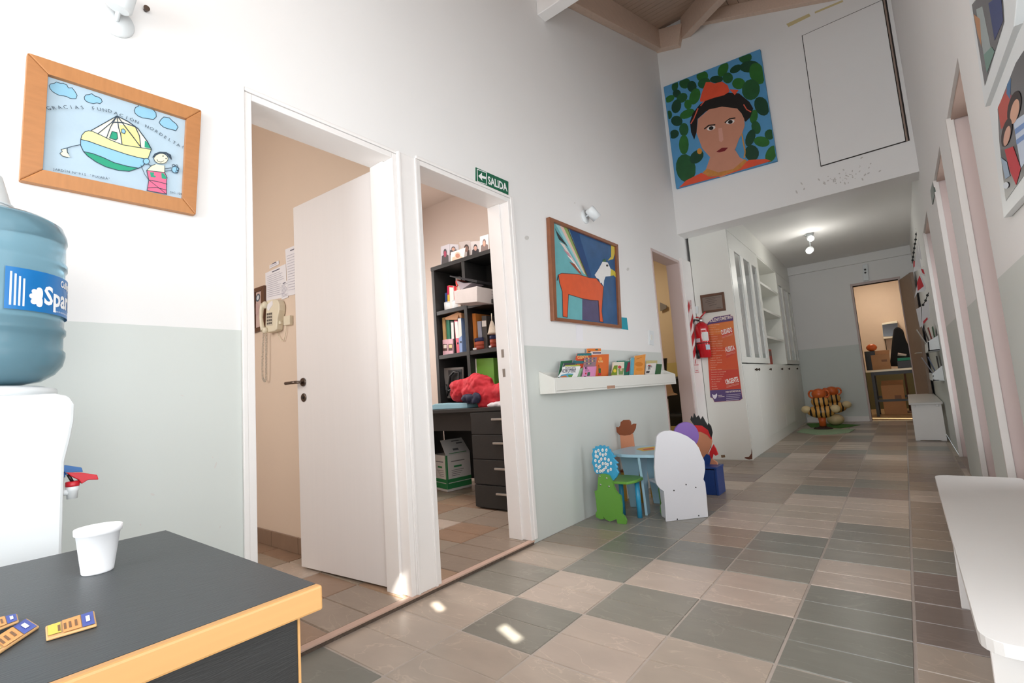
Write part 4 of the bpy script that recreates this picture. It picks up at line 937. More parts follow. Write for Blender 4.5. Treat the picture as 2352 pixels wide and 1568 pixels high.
t = thing('tassel', 'cream rope tassel hanging from a hook on the bookcase', 'tassel', hit(K([(775, 1150)])[0], PY(3.0)))
q0, q1, q2 = [hit(q, PY(2.985)) for q in K([(778, 990), (782, 1080), (770, 1245)])]
MB().tube([q0, q1], .004, 6).build('cord', CREAM, t)
MB().lathe([(.008, 0), (.02, -.03), (.036, -.09), (.044, -(q1.z - q2.z) * .98), (.03, -(q1.z - q2.z))], q1, n=14).build('fringe', pm('rope_fringe', (206, 194, 178), .8, .25, 40.0, stretch=(6, 6, .5)), t)
# lower shelf and desktop
CK2 = (970, 810, 4.125)
t = stand('box_file', K2([(511, 56), (672, 48), (680, 290), (515, 290)]), 3.062, .20, (108, 166, 62), 'lime green box file with white spine standing on the desk', 'folder', DT, g1)
P = [hit(q, PY(3.062)) for q in K2([(445, 60), (510, 55), (515, 290), (450, 290)])]; MB().prism([P[0], P[1] - V((.001, 0, 0)), V((P[1].x - .001, 3.062, DT + .001)), V((P[0].x, 3.062, DT + .001))], (0, .20, 0)).build('spine', ink((230, 230, 226)), t, bevel=.002)
a = Art(PY(3.062), .0008).using(970, 810, 4.125); a.poly([(455, 82), (488, 80), (488, 106), (455, 108)], (190, 40, 70)); a.build('spine_print', t)
t = thing('magazine_pile', 'pile of thin dark booklets beside the green box file', 'booklets', hit(K2([(660, 290)])[0], PY(3.05)))
zc = DT + .001
for i in range(8):
    P = hit(K2([(635 + (i % 3) * 6, 300)])[0], PY(3.03)); MB().box(P.x, bx1 - .01, 3.006, 3.056, zc, zc + .018).build('booklet', ink(((44, 50, 76), (206, 206, 212))[i % 2]), t, bevel=.001); zc += .0185
t = thing('photo_stand', 'dark framed photo and black headset standing by the bag', 'picture', hit(K2([(270, 430)])[0], PY(3.0)))
slab('frame_sheet', K2([(195, 145), (385, 135), (390, 430), (238, 430)]), PY(3.06), .012, pm('grey_frame', (110, 108, 106), .4), t, bevel=.002)
slab('inner_sheet', K2([(245, 165), (372, 155), (378, 425), (262, 425)]), PY(3.055), .006, ink((38, 38, 40)), t)
MB().tube([hit(q, PY(3.035)) for q in K2([(225, 300), (240, 400), (255, 300), (262, 220), (300, 180), (345, 190), (350, 260), (300, 330), (260, 360), (225, 345)])], .011, 8).build('headband', BLACKP, t)
# folder and bag on the desk
LBF = pm('light_blue_folder', (146, 190, 206), .45, .06, 12.0)
t = thing('blue_folder', 'light blue folder lying on the desk under the red bag', 'folder', (-1.2, 2.9, DT))
P = [hit(q, PY(2.84)) for q in K2([(80, 455), (420, 440), (425, 515), (80, 515)])]
MB().prism([(P[0].x, 2.84, DT + .001), (P[1].x, 2.84, DT + .001), (P[1].x, 2.84, DT + .040), (P[0].x + .05, 2.84, DT + .050), (P[0].x, 2.84, DT + .036)], (0, .15, 0)).build('cover', LBF, t, bevel=.004)
MB().box(P[0].x - .05, P[0].x - .001, 2.845, 2.985, DT + .001, DT + .034).build('spine', ink((176, 178, 176)), t, bevel=.003)
RB = pm('red_cloth', (196, 46, 58), .75, .16, 9.0, bump=.5, bscale=22); NV = pm('navy_cloth', (38, 40, 66), .7, .1, 14.0)
t = thing('cloth_bag', 'red and navy cloth bag slumped on the desk', 'bag', (-0.85, 2.95, DT))
def sack(cs, name, mat, par):
    bm = bmesh.new()
    for (c, r) in cs:
        mt_ = Matrix.Translation(V(c)) @ Matrix.Diagonal(V((r[0], r[1], r[2], 1)))
        bmesh.ops.create_icosphere(bm, subdivisions=3, radius=1.0, matrix=mt_)
    me = bpy.data.meshes.new(name); bm.to_mesh(me); bm.free(); me.transform(Matrix.Translation(-ORG[par.name])); me.materials.append(mat)
    for p in me.polygons: p.use_smooth = True
    o = bpy.data.objects.new(name, me); COL.objects.link(o); o.parent = par
    rm = o.modifiers.new('weld', 'REMESH'); rm.mode = 'VOXEL'; rm.voxel_size = .009; rm.use_smooth_shade = True
    sm = o.modifiers.new('soften', 'SMOOTH'); sm.iterations = 6; sm.factor = .6
    tx = bpy.data.textures.new(name + '_folds', 'CLOUDS'); tx.noise_scale = .07; tx.noise_depth = 2
    dm = o.modifiers.new('folds', 'DISPLACE'); dm.texture = tx; dm.strength = .055; dm.mid_level = .5; dm.texture_coords = 'GLOBAL'
    return o
bp_ = lambda q, Y: hit(K2([q])[0], PY(Y))
b1, b2, b3, b4 = bp_((380, 340), 2.93), bp_((560, 320), 2.95), bp_((680, 390), 2.95), bp_((470, 420), 2.90)
sack([((b1.x, 2.905, b1.z - .01), (.11, .075, .095)), ((b2.x, 2.90, b2.z - .01), (.16, .08, .125)), ((b3.x, 2.90, b3.z - .02), (.14, .08, .10)), ((b4.x, 2.90, DT + .125), (.10, .08, .07)), ((b3.x + .12, 2.90, DT + .105), (.12, .08, .08))], 'bag_cloth', RB, t)
sack([((b4.x + .03, 2.825, DT + .072), (.075, .025, .045)), ((b4.x + .12, 2.825, DT + .072), (.06, .025, .042))], 'bag_trim', NV, t)
MB().tube([bp_(q, 2.855) for q in ((530, 400), (560, 395), (600, 405), (620, 420), (600, 450), (575, 480))], .012, 8).build('strap', NV, t)
t = thing('white_cloth', 'crumpled white lace cloth on the desk edge', 'cloth', (-.72, 2.84, DT))
w1 = bp_((650, 495), 2.83); sack([((w1.x, 2.835, DT + .018), (.05, .025, .017)), ((w1.x + .07, 2.84, DT + .022), (.05, .03, .022)), ((w1.x + .13, 2.84, DT + .028), (.05, .03, .03))], 'lace', PAPER, t)
# photo cards along the top of the bookcase
TZ = ZT[3] + .036
for i, (px, Y, cols, lab) in enumerate((
        ([(170, 190), (275, 155), (275, 395), (170, 430)], 3.06, ((70, 66, 68), (176, 172, 178), (150, 60, 84)), 'grey photo card first from the left on the bookcase top'),
        ([(258, 155), (382, 165), (385, 290), (262, 300)], 3.14, ((90, 84, 86), (190, 186, 190), (196, 150, 130)), 'photo card with a child behind the leaning postcard'),
        ([(290, 260), (465, 200), (450, 370), (288, 405)], 3.03, ((198, 176, 156), (226, 216, 204), (170, 120, 100)), 'pale postcard leaning in front of the photo cards'),
        ([(385, 135), (530, 115), (530, 330), (470, 345)], 3.10, ((60, 52, 50), (170, 160, 156), (120, 90, 80)), 'dark photo card in the middle of the bookcase top'),
        ([(530, 130), (640, 120), (640, 310), (535, 325)], 3.09, ((52, 50, 54), (186, 180, 178), (190, 150, 136)), 'photo card with a dark hat right of the middle'),
        ([(640, 70), (742, 38), (748, 255), (640, 305)], 3.05, ((120, 104, 100), (206, 200, 200), (196, 150, 132)), 'tall photo card last on the bookcase top'))):
    P = [hit(q, PY(Y)) for q in K(px)]; lo = min(p.z for p in P); dzz = TZ + .001 - lo
    t = thing('photo_card', lab, 'photo', (mid(P).x, Y, TZ), 'photo cards on the bookcase')
    MB().prism([p + V((0, 0, dzz if p.z - lo < .06 else 0)) for p in P], (0, .004, 0)).build('card', ink(cols[1]), t)
    a_ = Art(PY(Y), .0008).using(*CK); cx = sum(q[0] for q in px) / 4; cy = sum(q[1] for q in px) / 4; w_ = abs(px[1][0] - px[0][0]); h_ = abs(px[2][1] - px[1][1])
    a_.poly([(px[3][0] + w_ * .08, px[3][1] - h_ * .05), (px[2][0] - w_ * .08, px[2][1] - h_ * .05), (px[2][0] - w_ * .12, cy), (cx, cy - h_ * .08), (px[3][0] + w_ * .12, cy + h_ * .05)], cols[0])
    a_.ell(cx, cy - h_ * .12, w_ * .2, h_ * .2, cols[0]); a_.ell(cx, cy - h_ * .06, w_ * .15, h_ * .16, cols[2]); a_.build('photo_print', t)
# carton under the desk
t = thing('carton', 'white and green cardboard carton with open flap under the desk', 'box', (-1.62, 3.25, .022))
cA, cB, cC = hit(K2([(115, 1290)])[0], PZ(.024)), hit(K2([(240, 1320)])[0], PZ(.024)), hit(K2([(470, 1265)])[0], PZ(.024))
e1 = V((cA.x - cB.x, cA.y - cB.y, 0)); e2 = V((cC.x - cB.x, cC.y - cB.y, 0)); e2 = e2.normalized() * max(.26, min(.34, e2.length)); e1 = e1.normalized() * .26
hB = hit(K2([(238, 975)])[0], (V((cB.x, cB.y, 0)), V((cB.x - CAM.x, cB.y - CAM.y, 0)).normalized())).z - .024
CW = pm('white_card', (222, 222, 220), .6, .03); CG = ink((52, 138, 84))
o_ = V((cB.x, cB.y, .024)); up = V((0, 0, hB)); th = .004
def panel(a_, b_, c_, nm, mat): return MB().prism([a_, a_ + b_, a_ + b_ + c_, a_ + c_], (b_.cross(c_)).normalized() * th).build(nm, mat, t)
def cface(org_, u_, tag_):
    n_ = u_.cross(up).normalized()
    if n_.dot(CAM - org_) < 0: n_ = -n_
    mb_ = MB(); Q = lambda s0, s1, r0, r1, lift: [org_ + u_ * s0 + up * r0 + n_ * lift, org_ + u_ * s1 + up * r0 + n_ * lift, org_ + u_ * s1 + up * r1 + n_ * lift, org_ + u_ * s0 + up * r1 + n_ * lift]
    mb_.flat(Q(0, 1, .07, .22, .001), 0, n_); mb_.flat(Q(0, 1, .24, .34, .001), 0, n_); mb_.flat(Q(0, .06, .22, 1, .001), 0, n_)
    mb_.flat(Q(.3, .62, .64, .69, .001), 0, n_)
    for k_ in range(4): mb_.flat(Q(.2, .7 - .06 * k_, .56 - .05 * k_, .575 - .05 * k_, .001), 1, n_)
    mb_.flat(Q(.2, .75, .80, .83, .001), 1, n_); mb_.build('carton_print', [CG, ink((130, 130, 132))], t)
MB().prism([o_, o_ + e1, o_ + e1 + e2, o_ + e2], up).build('carton_body', CW, t, bevel=.002)
cface(o_, e2, 0); cface(o_, e1, 1)
fl_ = e1.normalized() * -.04 + V((0, 0, .0)); top = o_ + up
MB().prism([top + V((0, 0, .002)), top + e2 + V((0, 0, .002)), top + e2 * .95 + e1 * .45 + V((0, 0, .13)), top + e2 * .05 + e1 * .45 + V((0, 0, .13))], (0, 0, .004)).build('carton_flap', CW, t)
ff = MB(); n_ = (e2.cross(e1 * .45 + V((0, 0, .128)))).normalized(); n_ = n_ if n_.dot(CAM - top) > 0 else -n_
for s0, s1, r0, r1 in ((.1, .9, .02, .06), (.35, .6, .2, .34), (.62, .9, .62, .7), (.45, .8, .8, .86)):
    g_ = lambda s, r: top + e2 * (.05 + .9 * s) + (e1 * .45 + V((0, 0, .128))) * r + V((0, 0, .0065)) + n_ * .002
    ff.flat([g_(s0, r0), g_(s1, r0), g_(s1, r1), g_(s0, r1)], 0 if r0 < .1 else 1, n_)
ff.build('flap_print', [CG, ink((110, 112, 116))], t)

# ------------------------------------------------ through the third doorway
t = thing('plywood_chair', 'curved plywood chair with steel legs seen through the third doorway', 'chair', (-.6, 6.1, .02))
J = lambda pts: crop(1480, 760, 6.533, pts)
PLY = pm('pale_plywood', (196, 168, 140), .45, .1, 12.0, stretch=(6, 6, 1))
slab('seat_shell', J([(296, 625), (340, 660), (380, 720), (410, 830), (440, 920), (500, 945), (495, 958), (440, 955), (335, 988), (322, 982), (425, 945), (380, 900), (330, 840), (318, 960), (300, 800)]), PY(6.1), -.4, PLY, t, bevel=.004)
for a_, b_ in (((325, 1020), (375, 1412)), ((345, 1020), (380, 1405))):
    p_, q_ = hit(J([a_])[0], PY(6.1)), hit(J([b_])[0], PY(6.1)); MB().tube([p_, V((q_.x, 6.1, .03))], .012, 8).build('leg', STEEL, t)
o_ = slab('dark_backboard', J([(265, 412), (330, 408), (322, 640), (290, 620)]), PY(6.4), .03, BLACKP); tag(o_, 'black upright board above the plywood chair in the third room', 'board')
tv = hit(J([(440, 800)])[0], PY(6.8)); t = thing('dark_armchair', 'black armchair beyond the plywood chair in the third room', 'chair', (tv.x, 6.9, .02))
MB().box(tv.x - .28, tv.x + .28, 6.75, 6.85, .3, hit(J([(440, 685)])[0], PY(6.8)).z).build('backrest', BLACKP, t, bevel=.03)
MB().box(tv.x - .28, tv.x + .28, 6.35, 6.75, .3, .45).build('seat', BLACKP, t, bevel=.03)
for sx in (-.25, .25):
    for yy in (6.40, 6.78): MB().tube([(tv.x + sx, yy, .02), (tv.x + sx, yy, .30)], .015, 8).build('leg', BLACKP, t)
bq = hit(J([(475, 1320)])[0], PY(5.7)); t = thing('dark_bundle', 'black crumpled bag on the floor of the third room', 'bag', (bq.x, 5.7, .02))
sack([((bq.x, 5.7, .10), (.11, .10, .09)), ((bq.x + .08, 5.72, .08), (.09, .09, .07))], 'bag_cloth', pm('black_bag_cloth', (28, 26, 28), .6, .2), t)
vz = slab('vent_grille', J([(232, -430), (330, -385), (330, -340), (238, -300)]), PY(7.15), .02, pm('grille_grey', (120, 112, 104), .6)); tag(vz, 'grey high grille at the top of the third doorway view', 'grille')

# ------------------------------------------------ portrait canvas high on the end wall (generic stand-in)
pc4 = [(1524, 200), (1746, 113), (1785, 369), (1553, 433)]
po = thing('portrait_canvas', 'unframed portrait canvas with cactus background high on the end wall', 'painting', (.55, HY - .02, 3.0))
slab('canvas', pc4, PY(HY - .035), .034, ink((74, 140, 184)), po, bevel=.002)
a = Art(PY(HY - .0355), .0004).using(1520, 100, 4.611)
a.poly([(20, 460), (1040, 58), (1224, 1240), (160, 1536)], pm('paint_sky_blue', (86, 150, 196), .4, .12, 8.0))
CG_ = [pm('paint_cactus_a', (34, 86, 48), .45, .3, 14.0), pm('paint_cactus_b', (24, 66, 46), .45, .25, 14.0), pm('paint_cactus_c', (44, 104, 44), .45, .3, 14.0)]
for i, (x_, y_, rx_, ry_, an) in enumerate(((140, 450, 34, 58, 10), (160, 530, 44, 44, 0), (85, 585, 55, 34, -30), (245, 420, 60, 58, -20), (320, 455, 50, 60, 0), (350, 560, 55, 90, 20), (215, 575, 62, 48, -35), (155, 665, 50, 75, 15), (278, 645, 40, 52, 0), (80, 755, 30, 45, 0),
        (160, 820, 62, 55, 15), (270, 745, 85, 45, -25), (235, 910, 50, 70, 0), (130, 960, 55, 45, -30), (235, 1070, 52, 105, 0), (255, 1320, 105, 150, -8), (370, 1200, 85, 60, -45), (430, 345, 62, 60, -15), (450, 420, 70, 55, -25), (580, 380, 70, 40, -5),
        (650, 275, 50, 85, 25), (700, 365, 55, 58, 0), (785, 270, 70, 38, -30), (815, 425, 70, 60, 0), (885, 150, 70, 58, -10), (930, 245, 105, 62, -8), (1015, 320, 85, 118, -20), (945, 490, 95, 112, 10), (1060, 665, 75, 105, -25), (975, 775, 42, 75, 10), (1000, 890, 48, 72, -15),
        (940, 1000, 48, 95, 20), (1060, 1040, 85, 55, 10), (1145, 965, 55, 55, -40), (955, 1160, 75, 85, -10), (1160, 1170, 55, 95, 25))):
    pts = [(x_ + rx_ * math.cos(t_) * math.cos(math.radians(an)) - ry_ * math.sin(t_) * math.sin(math.radians(an)), y_ + rx_ * math.cos(t_) * math.sin(math.radians(an)) + ry_ * math.sin(t_) * math.cos(math.radians(an))) for t_ in [2 * math.pi * k_ / 14 for k_ in range(14)]]
    def inside(q):      # keep the leaves on the canvas
        x_, y_ = q; L_ = 24 + (y_ - 460) * (160 - 20) / 1076.; R_ = 1038 + (y_ - 60) * (1222 - 1040) / 1180.; x_ = min(max(x_, L_ + 4), R_ - 4)
        T_ = 460 - (x_ - 20) * 400 / 1020.; B_ = 1536 - (x_ - 160) * 296 / 1064.; return (x_, min(max(y_, T_ + 5), B_ - 5))
    a.poly([inside(q) for q in pts], CG_[i % 3])
SKN = pm('paint_skin', (200, 140, 116), .45, .08, 10.0); HAIR = (22, 18, 18); ORG_ = pm('paint_coral', (222, 84, 56), .45, .12, 14.0)
a.poly([(470, 1330), (520, 1190), (780, 1130), (830, 1210), (900, 1240), (860, 1330), (620, 1420)], SKN)
a.poly([(185, 1526), (260, 1450), (420, 1370), (520, 1412), (640, 1400), (800, 1330), (920, 1235), (1100, 1222), (1160, 1245), (700, 1385)], ORG_)
a.poly([(430, 1370), (480, 1325), (600, 1365), (760, 1330), (880, 1225), (905, 1245), (830, 1330), (640, 1400), (500, 1410)], pm('paint_gold', (196, 132, 66), .4, .3, 30.0))
a.poly([(345, 1020), (312, 940), (300, 830), (330, 740), (400, 650), (500, 580), (700, 520), (820, 530), (930, 620), (970, 690), (940, 780), (890, 830), (840, 780), (800, 690), (600, 680), (470, 720), (380, 800), (370, 940)], HAIR)
a.poly([(370, 950), (385, 800), (500, 700), (640, 670), (800, 690), (845, 740), (875, 800), (880, 870), (850, 960), (820, 1010), (780, 1120), (720, 1230), (640, 1262), (560, 1250), (500, 1190), (430, 1110), (400, 1030)], SKN)
a.poly([(405, 600), (430, 510), (470, 410), (520, 410), (560, 425), (640, 405), (700, 445), (720, 510), (660, 550), (560, 575), (460, 610), (415, 620)], ORG_)
a.poly([(715, 485), (815, 495), (775, 548)], ORG_).line([(470, 590), (415, 660)], 10, (222, 84, 56)).line([(385, 690), (340, 800), (310, 850)], 12, (214, 96, 76)).line([(870, 650), (900, 700), (945, 725)], 12, (214, 96, 76))
a.line([(455, 905), (500, 868), (565, 862)], 13, HAIR).line([(672, 838), (720, 800), (778, 790)], 13, HAIR)       # two separate brows
for cx, cy in ((525, 898), (728, 832)): a.ell(cx, cy, 46, 22, (232, 224, 220), -16).ell(cx, cy, 25, 20, HAIR, -16)
a.poly([(600, 900), (640, 895), (655, 1020), (635, 1045), (610, 1035)], (214, 158, 142))
a.poly([(578, 1148), (640, 1105), (705, 1103), (670, 1140), (610, 1155)], (120, 22, 32))
a.ell(402, 1142, 26, 32, (206, 140, 56)).line([(850, 960), (870, 1070), (885, 1150), (875, 1210)], 14, (200, 146, 76))
a.build('canvas_paint', po)
for k_, (px, lab) in enumerate((([(1806, 55), (1858, 31), (1862, 37), (1811, 62)], 'shorter strip of yellowed tape above the hatch'), ([(1871, 27), (1935, 0), (1937, 4), (1872, 31)], 'longer strip of yellowed tape above the hatch'))):
    o_ = slab('tape_strip', px, PY(HY - .002), .001, ink((206, 192, 146))); tag(o_, lab, 'tape', 'tape strips on the end wall')

# ------------------------------------------------ built-in corridor cupboard (slightly skewed from the wall line)
CP, CDv = V((.447, 5.62, 0)), V((-.102, 4.48, 0)).normalized(); CN = V((CDv.y, -CDv.x, 0))     # CN looks into the corridor
CL = 4.48
cb = thing('corridor_cupboard', 'long white built-in cupboard with glass strips along the corridor', 'cupboard', (.2, 7.8, 0))
def cbox(s0, s1, d0, d1, z0, z1, nm, mat, par=None, bevel=.002):        # along front, in from front, height
    s0 -= 5.62; s1 -= 5.62
    q = CP + CDv * ((s0 + s1) / 2) - CN * ((d0 + d1) / 2) + V((0, 0, (z0 + z1) / 2))
    return MB().obox(q, CDv * (abs(s1 - s0) / 2), CN * (abs(d1 - d0) / 2), V((0, 0, abs(z1 - z0) / 2))).build(nm, mat, par or cb, bevel=bevel)
MB().box(.032, .446, 5.6205, 5.640, 0, CEIL).build('side_panel', LAMW, cb, bevel=.002)
a = Art((V((0, 5.6204, 0)), V((0, -1, 0))), .0002).using(1480, 560, 3.074)
a.poly([(706, 1512), (712, 1504), (738, 1502), (755, 1480), (757, 1440), (762, 1470), (762, 1518), (740, 1522)], (104, 62, 46)).poly([(540, 1490), (568, 1488), (572, 1505), (545, 1510)], (128, 100, 74)); a.build('chipped_patch', cb)
cbox(5.645, 10.07, .012, .03, 0, .13, 'plinth', LAMW)
cbox(5.645, 10.07, .02, .04, .13, 1.02, 'carcass_front', LAMW); cbox(5.645, 10.07, .0, .03, 2.52, CEIL, 'top_fascia', LAMW)
cbox(5.645, 10.07, .30, .32, 1.0, 2.6, 'carcass_back', LAMW); cbox(5.645, 10.07, .03, .30, 1.005, 1.025, 'counter_board', LAMW)
ds = [5.66, 6.32, 7.22, 7.95, 8.75, 9.48, 10.06]
doors = [cbox(ds[i] + .004, ds[i + 1] - .004, 0, .019, .135, 1.0, 'lower_door', LAMW) for i in range(6)]
for i, s_ in enumerate((6.25, 6.40, 7.14, 8.03, 8.68, 9.56)):
    k_ = CP + CDv * (s_ - 5.62) + V((0, 0, .955)); MB().lathe([(.008, 0), (.007, .010), (.016, .016), (.016, .024), (.010, .028)], k_, CN, 14).build('knob', pm('bronze_knob', (60, 48, 40), .35, metal=.6), doors[i])
def gdoor(s0, s1):
    g = cbox(s0, s1, 0, .02, 1.035, 1.10, 'glass_door', LAMW)       # bottom rail carries the rest of the door
    cbox(s0, s1, 0, .02, 2.32, 2.515, 'top_rail', LAMW, g); return g
for panes in (((5.90, 6.20), (6.35, 6.70), (6.82, 7.12)), ((8.80, 9.13), (9.28, 9.70), (9.82, 10.02))):
    lo, hi = (5.66, 7.22) if panes[0][0] < 7 else (8.68, 10.06)
    edges = [lo] + [e for p_ in panes for e in p_] + [hi]; g = gdoor(lo, hi)
    for j in range(0, len(edges), 2): cbox(edges[j], edges[j + 1], 0, .02, 1.10, 2.32, 'stile', LAMW, g)
    for p_ in panes: cbox(p_[0], p_[1], .010, .014, 1.10, 2.32, 'pane', GLASS, g, 0)
    for z_ in (1.5, 1.92): cbox(lo, hi, .05, .29, z_, z_ + .018, 'inner_shelf', LAMW)
for s_ in (7.235, 8.66): cbox(s_, s_ + .02, .0, .30, 1.03, 2.52, 'niche_side', LAMW)
cbox(7.256, 8.66, .004, .30, 2.50, 2.52, 'niche_top', LAMW)
for z_ in (1.38, 1.76, 2.13): cbox(7.256, 8.66, .004, .30, z_, z_ + .035, 'niche_shelf', LAMW)
for (s_, z_, h_, w_, rgb, lab) in ((7.33, 1.0255, .21, .30, (150, 64, 52), 'red boxed book in the lowest niche of the white cupboard'), (7.32, 1.416, .27, .05, (60, 52, 50), 'dark upright book in the middle niche of the white cupboard')):
    s0 = s_ - 5.62; q = CP + CDv * (s0 + w_ / 2) - CN * .12 + V((0, 0, z_ + h_ / 2)); t = thing('shelf_book', lab, 'book', q - V((0, 0, h_ / 2)))
    MB().obox(q, CDv * (w_ / 2), CN * .09, V((0, 0, h_ / 2))).build('cover', ink(rgb), t, bevel=.003)
    MB().obox(q + CN * .0905 + V((0, 0, h_ * .22)), CDv * (w_ * .4), CN * .0008, V((0, 0, h_ * .16))).build('spine_label', ink((96, 74, 70)), t)

# ------------------------------------------------ on the cupboard's end panel: extinguisher, plaque, poster
PNL = 5.62
E4 = lambda pts: crop(1560, 660, 5.806, pts)
pq = thing('wall_plaque', 'engraved metal plaque in a dark wooden frame above the poster', 'plaque', hit((1637, 715), PY(PNL)))
ob_ = E4([(275, 105), (592, 58), (620, 305), (305, 348)]); ib_ = E4([(300, 135), (565, 92), (585, 278), (320, 315)])
picture_frame(pq, ob_, ib_, PY(PNL), .02, WALNUT)
slab('metal_sheet', inset(ib_, 1.03), PY(PNL - .008), .007, pm('plaque_metal', (128, 116, 108), .35, .1, 8.0, metal=.7), pq)
a = Art(PY(PNL - .0085)).using(1560, 660, 5.806)
for i, (x0_, x1_) in enumerate(((350, 548), (365, 480), (350, 500), (380, 470), (400, 500))): a.line([(x0_, 150 + i * 24), (x1_, 124 + i * 24)], 4, (60, 52, 48))
a.line([(500, 272), (560, 264)], 4, (60, 52, 48)); a.build('engraving', pq)

ps = thing('wall_poster', 'tall orange and purple warning poster on the white end panel', 'poster', hit((1667, 920), PY(PNL)))
out = E4([(368, 500), (385, 460), (470, 395), (680, 360), (718, 385), (722, 450), (735, 620), (760, 800), (800, 1150), (838, 1450), (845, 1480), (810, 1505), (470, 1528), (450, 1480), (415, 1465), (405, 1300), (390, 1050), (375, 800)])
slab('sheet', out, PY(PNL - .004), .002, ink((206, 100, 52), .4), ps)
a = Art(PY(PNL - .0042)).using(1560, 660, 5.806)
PUR = (88, 68, 118); PW = (240, 226, 218)
a.poly([(372, 505), (388, 460), (470, 396), (680, 362), (716, 386), (720, 440), (560, 465), (420, 488)], PUR)
a.poly([(395, 1100), (790, 1090), (822, 1345), (410, 1368)], (204, 66, 50)).poly([(386, 800), (752, 790), (788, 1080), (394, 1092)], (210, 84, 46)).poly([(376, 500), (722, 448), (734, 600), (380, 640)], (216, 124, 62))
a.poly([(411, 1372), (822, 1350), (838, 1450), (843, 1478), (810, 1502), (472, 1525), (452, 1478), (416, 1462)], PUR)
a.text('VIOLENTÓMETRO', (385, 470), (712, 408), PW, .034, True)
for tx, p0, p1, box in (('CUIDADO', (568, 632), (712, 590), [(560, 560), (716, 540), (718, 600), (575, 675)]), ('ALERTA', (622, 862), (748, 832), [(615, 800), (745, 780), (752, 880), (630, 945)]), ('URGENTE', (628, 1292), (798, 1252), [(615, 1230), (795, 1200), (808, 1270), (625, 1335)])):
    a.poly(box, (204, 72, 52)); a.text(tx, p0, p1, (242, 236, 232), .052, True)
    for k_ in range(2): a.line([(p0[0] + 5, p0[1] + 24 + k_ * 16), (p1[0], p1[1] + 24 + k_ * 14)], 5, (226, 160, 140))
LINES = ['Bromas hirientes', 'Chantajear', 'Mentir / Engañar', 'Ignorar / Ley del hielo', 'Celar', 'Culpabilizar', 'Descalificar', 'Ridiculizar / Ofender', 'Humillar en público', 'Intimidar / Amenazar', 'Controlar / Prohibir', 'Destruir artículos personales', 'Manosear', 'Caricias agresivas', 'Golpear jugando', 'Pellizcar / Arañar', 'Empujar / Jalonear', 'Cachetear', 'Patear', 'Encerrar / Aislar', 'Sextorsión o pornografía', 'Amenazar con objetos', 'Amenazar de muerte', 'Forzar relación', 'Abuso sexual', 'Violar', 'Mutilar', 'Asesinar']
for i, s_ in enumerate(LINES):
    y_ = 500 + i * 31.5; x_ = 388 + i * 1.6; a.text(s_, (x_ + 8, y_ + 6), (x_ + 30 + len(s_) * 7.4, y_ + 2 - len(s_) * .25), (236, 206, 176), .010)
a.text('NO ESTÁS SOLA', (625, 1402), (822, 1388), PW, .017, True)
for k_ in range(4): a.line([(632, 1432 + k_ * 24), (822 - k_ * 8, 1418 + k_ * 24)], 6, (196, 186, 206))
a.poly([(440, 1420), (465, 1432), (485, 1428), (505, 1410), (510, 1440), (495, 1475), (475, 1488), (452, 1465)], (226, 220, 232)).line([(525, 1440), (575, 1436)], 7, PW).line([(525, 1458), (605, 1452)], 6, PW)
a.build('poster_print', ps)

sp = thing('safety_sign', 'red and white striped safety sign strip behind the extinguisher', 'sign', (.033, 5.42, 1.35))
def onboard(q):       # the strip is fixed to the white board beside the third doorway
    p_ = hit(q, PX(.0335)); return V((.0335, 5.338 + (p_.y - 5.25) * .64, p_.z))
MB().prism([onboard(q) for q in E4([(72, 155), (158, 165), (200, 560), (262, 1130), (170, 1132), (130, 800), (95, 400)])], (-.002, 0, 0)).build('sign_sheet', ink((226, 218, 216)), sp)
a = Art(PX(.0335)).using(1560, 660, 5.806); RD_ = (186, 38, 44); a.P = lambda q, s_=a: onboard((1560 + q[0] / 5.806, 660 + q[1] / 5.806)) + V((s_.off, 0, 0))
a.poly([(80, 235), (110, 165), (128, 250), (95, 345)], RD_).poly([(112, 480), (178, 345), (185, 430), (122, 590)], RD_).poly([(130, 650), (195, 560), (205, 660), (142, 790)], RD_).poly([(150, 850), (215, 740), (225, 850), (160, 960)], RD_)
a.line([(165, 1035), (255, 1030)], 8, RD_).line([(175, 1132), (262, 1128)], 6, RD_).line([(190, 1110), (240, 1106)], 8, RD_).line([(185, 1015), (205, 960)], 12, RD_)
a.text('EXTINTOR', (150, 290), (156, 172), RD_, .02, True); a.build('sign_print', sp)
so2 = thing('wall_outlet', 'white wall outlet between the sign and the plaque', 'outlet', hit((1596, 712), PY(PNL)))
slab('outlet_plate', E4([(170, 255), (250, 248), (255, 345), (178, 350)]), PY(PNL - .010), .009, PLAST, so2, bevel=.003)
slab('outlet_insert', E4([(192, 275), (222, 272), (225, 325), (196, 328)]), PY(PNL - .013), .003, LAMW, so2, bevel=.001)

EY = 5.48
e0, e1_ = hit(E4([(175, 480)])[0], PY(EY)), hit(E4([(405, 480)])[0], PY(EY)); ez0 = hit(E4([(300, 940)])[0], PY(EY)).z; ez1 = hit(E4([(280, 470)])[0], PY(EY)).z; er = .072; ec = V(((e0.x + hit(E4([(370, 480)])[0], PY(EY)).x) / 2, EY + .05, 0))
ex = thing('fire_extinguisher', 'red fire extinguisher with black hose hanging on the end panel', 'fire extinguisher', (ec.x, ec.y, ez0))
ERED = pm('extinguisher_red', (186, 26, 36), .25, .05, 5.0, coat=.5)
h_ = ez1 - ez0
cyl_ = MB().lathe([(er * .8, ez0), (er, ez0 + .012), (er, ez1 - .06), (er * .86, ez1 - .02), (er * .5, ez1 + .005), (er * .3, ez1 + .012)], ec, n=36).build('cylinder', ERED, ex)
MB().lathe([(er * 1.004, ez0 + h_ * .405), (er * 1.004, ez0 + h_ * .425)], ec, n=36).build('strap', BLACKP, cyl_)
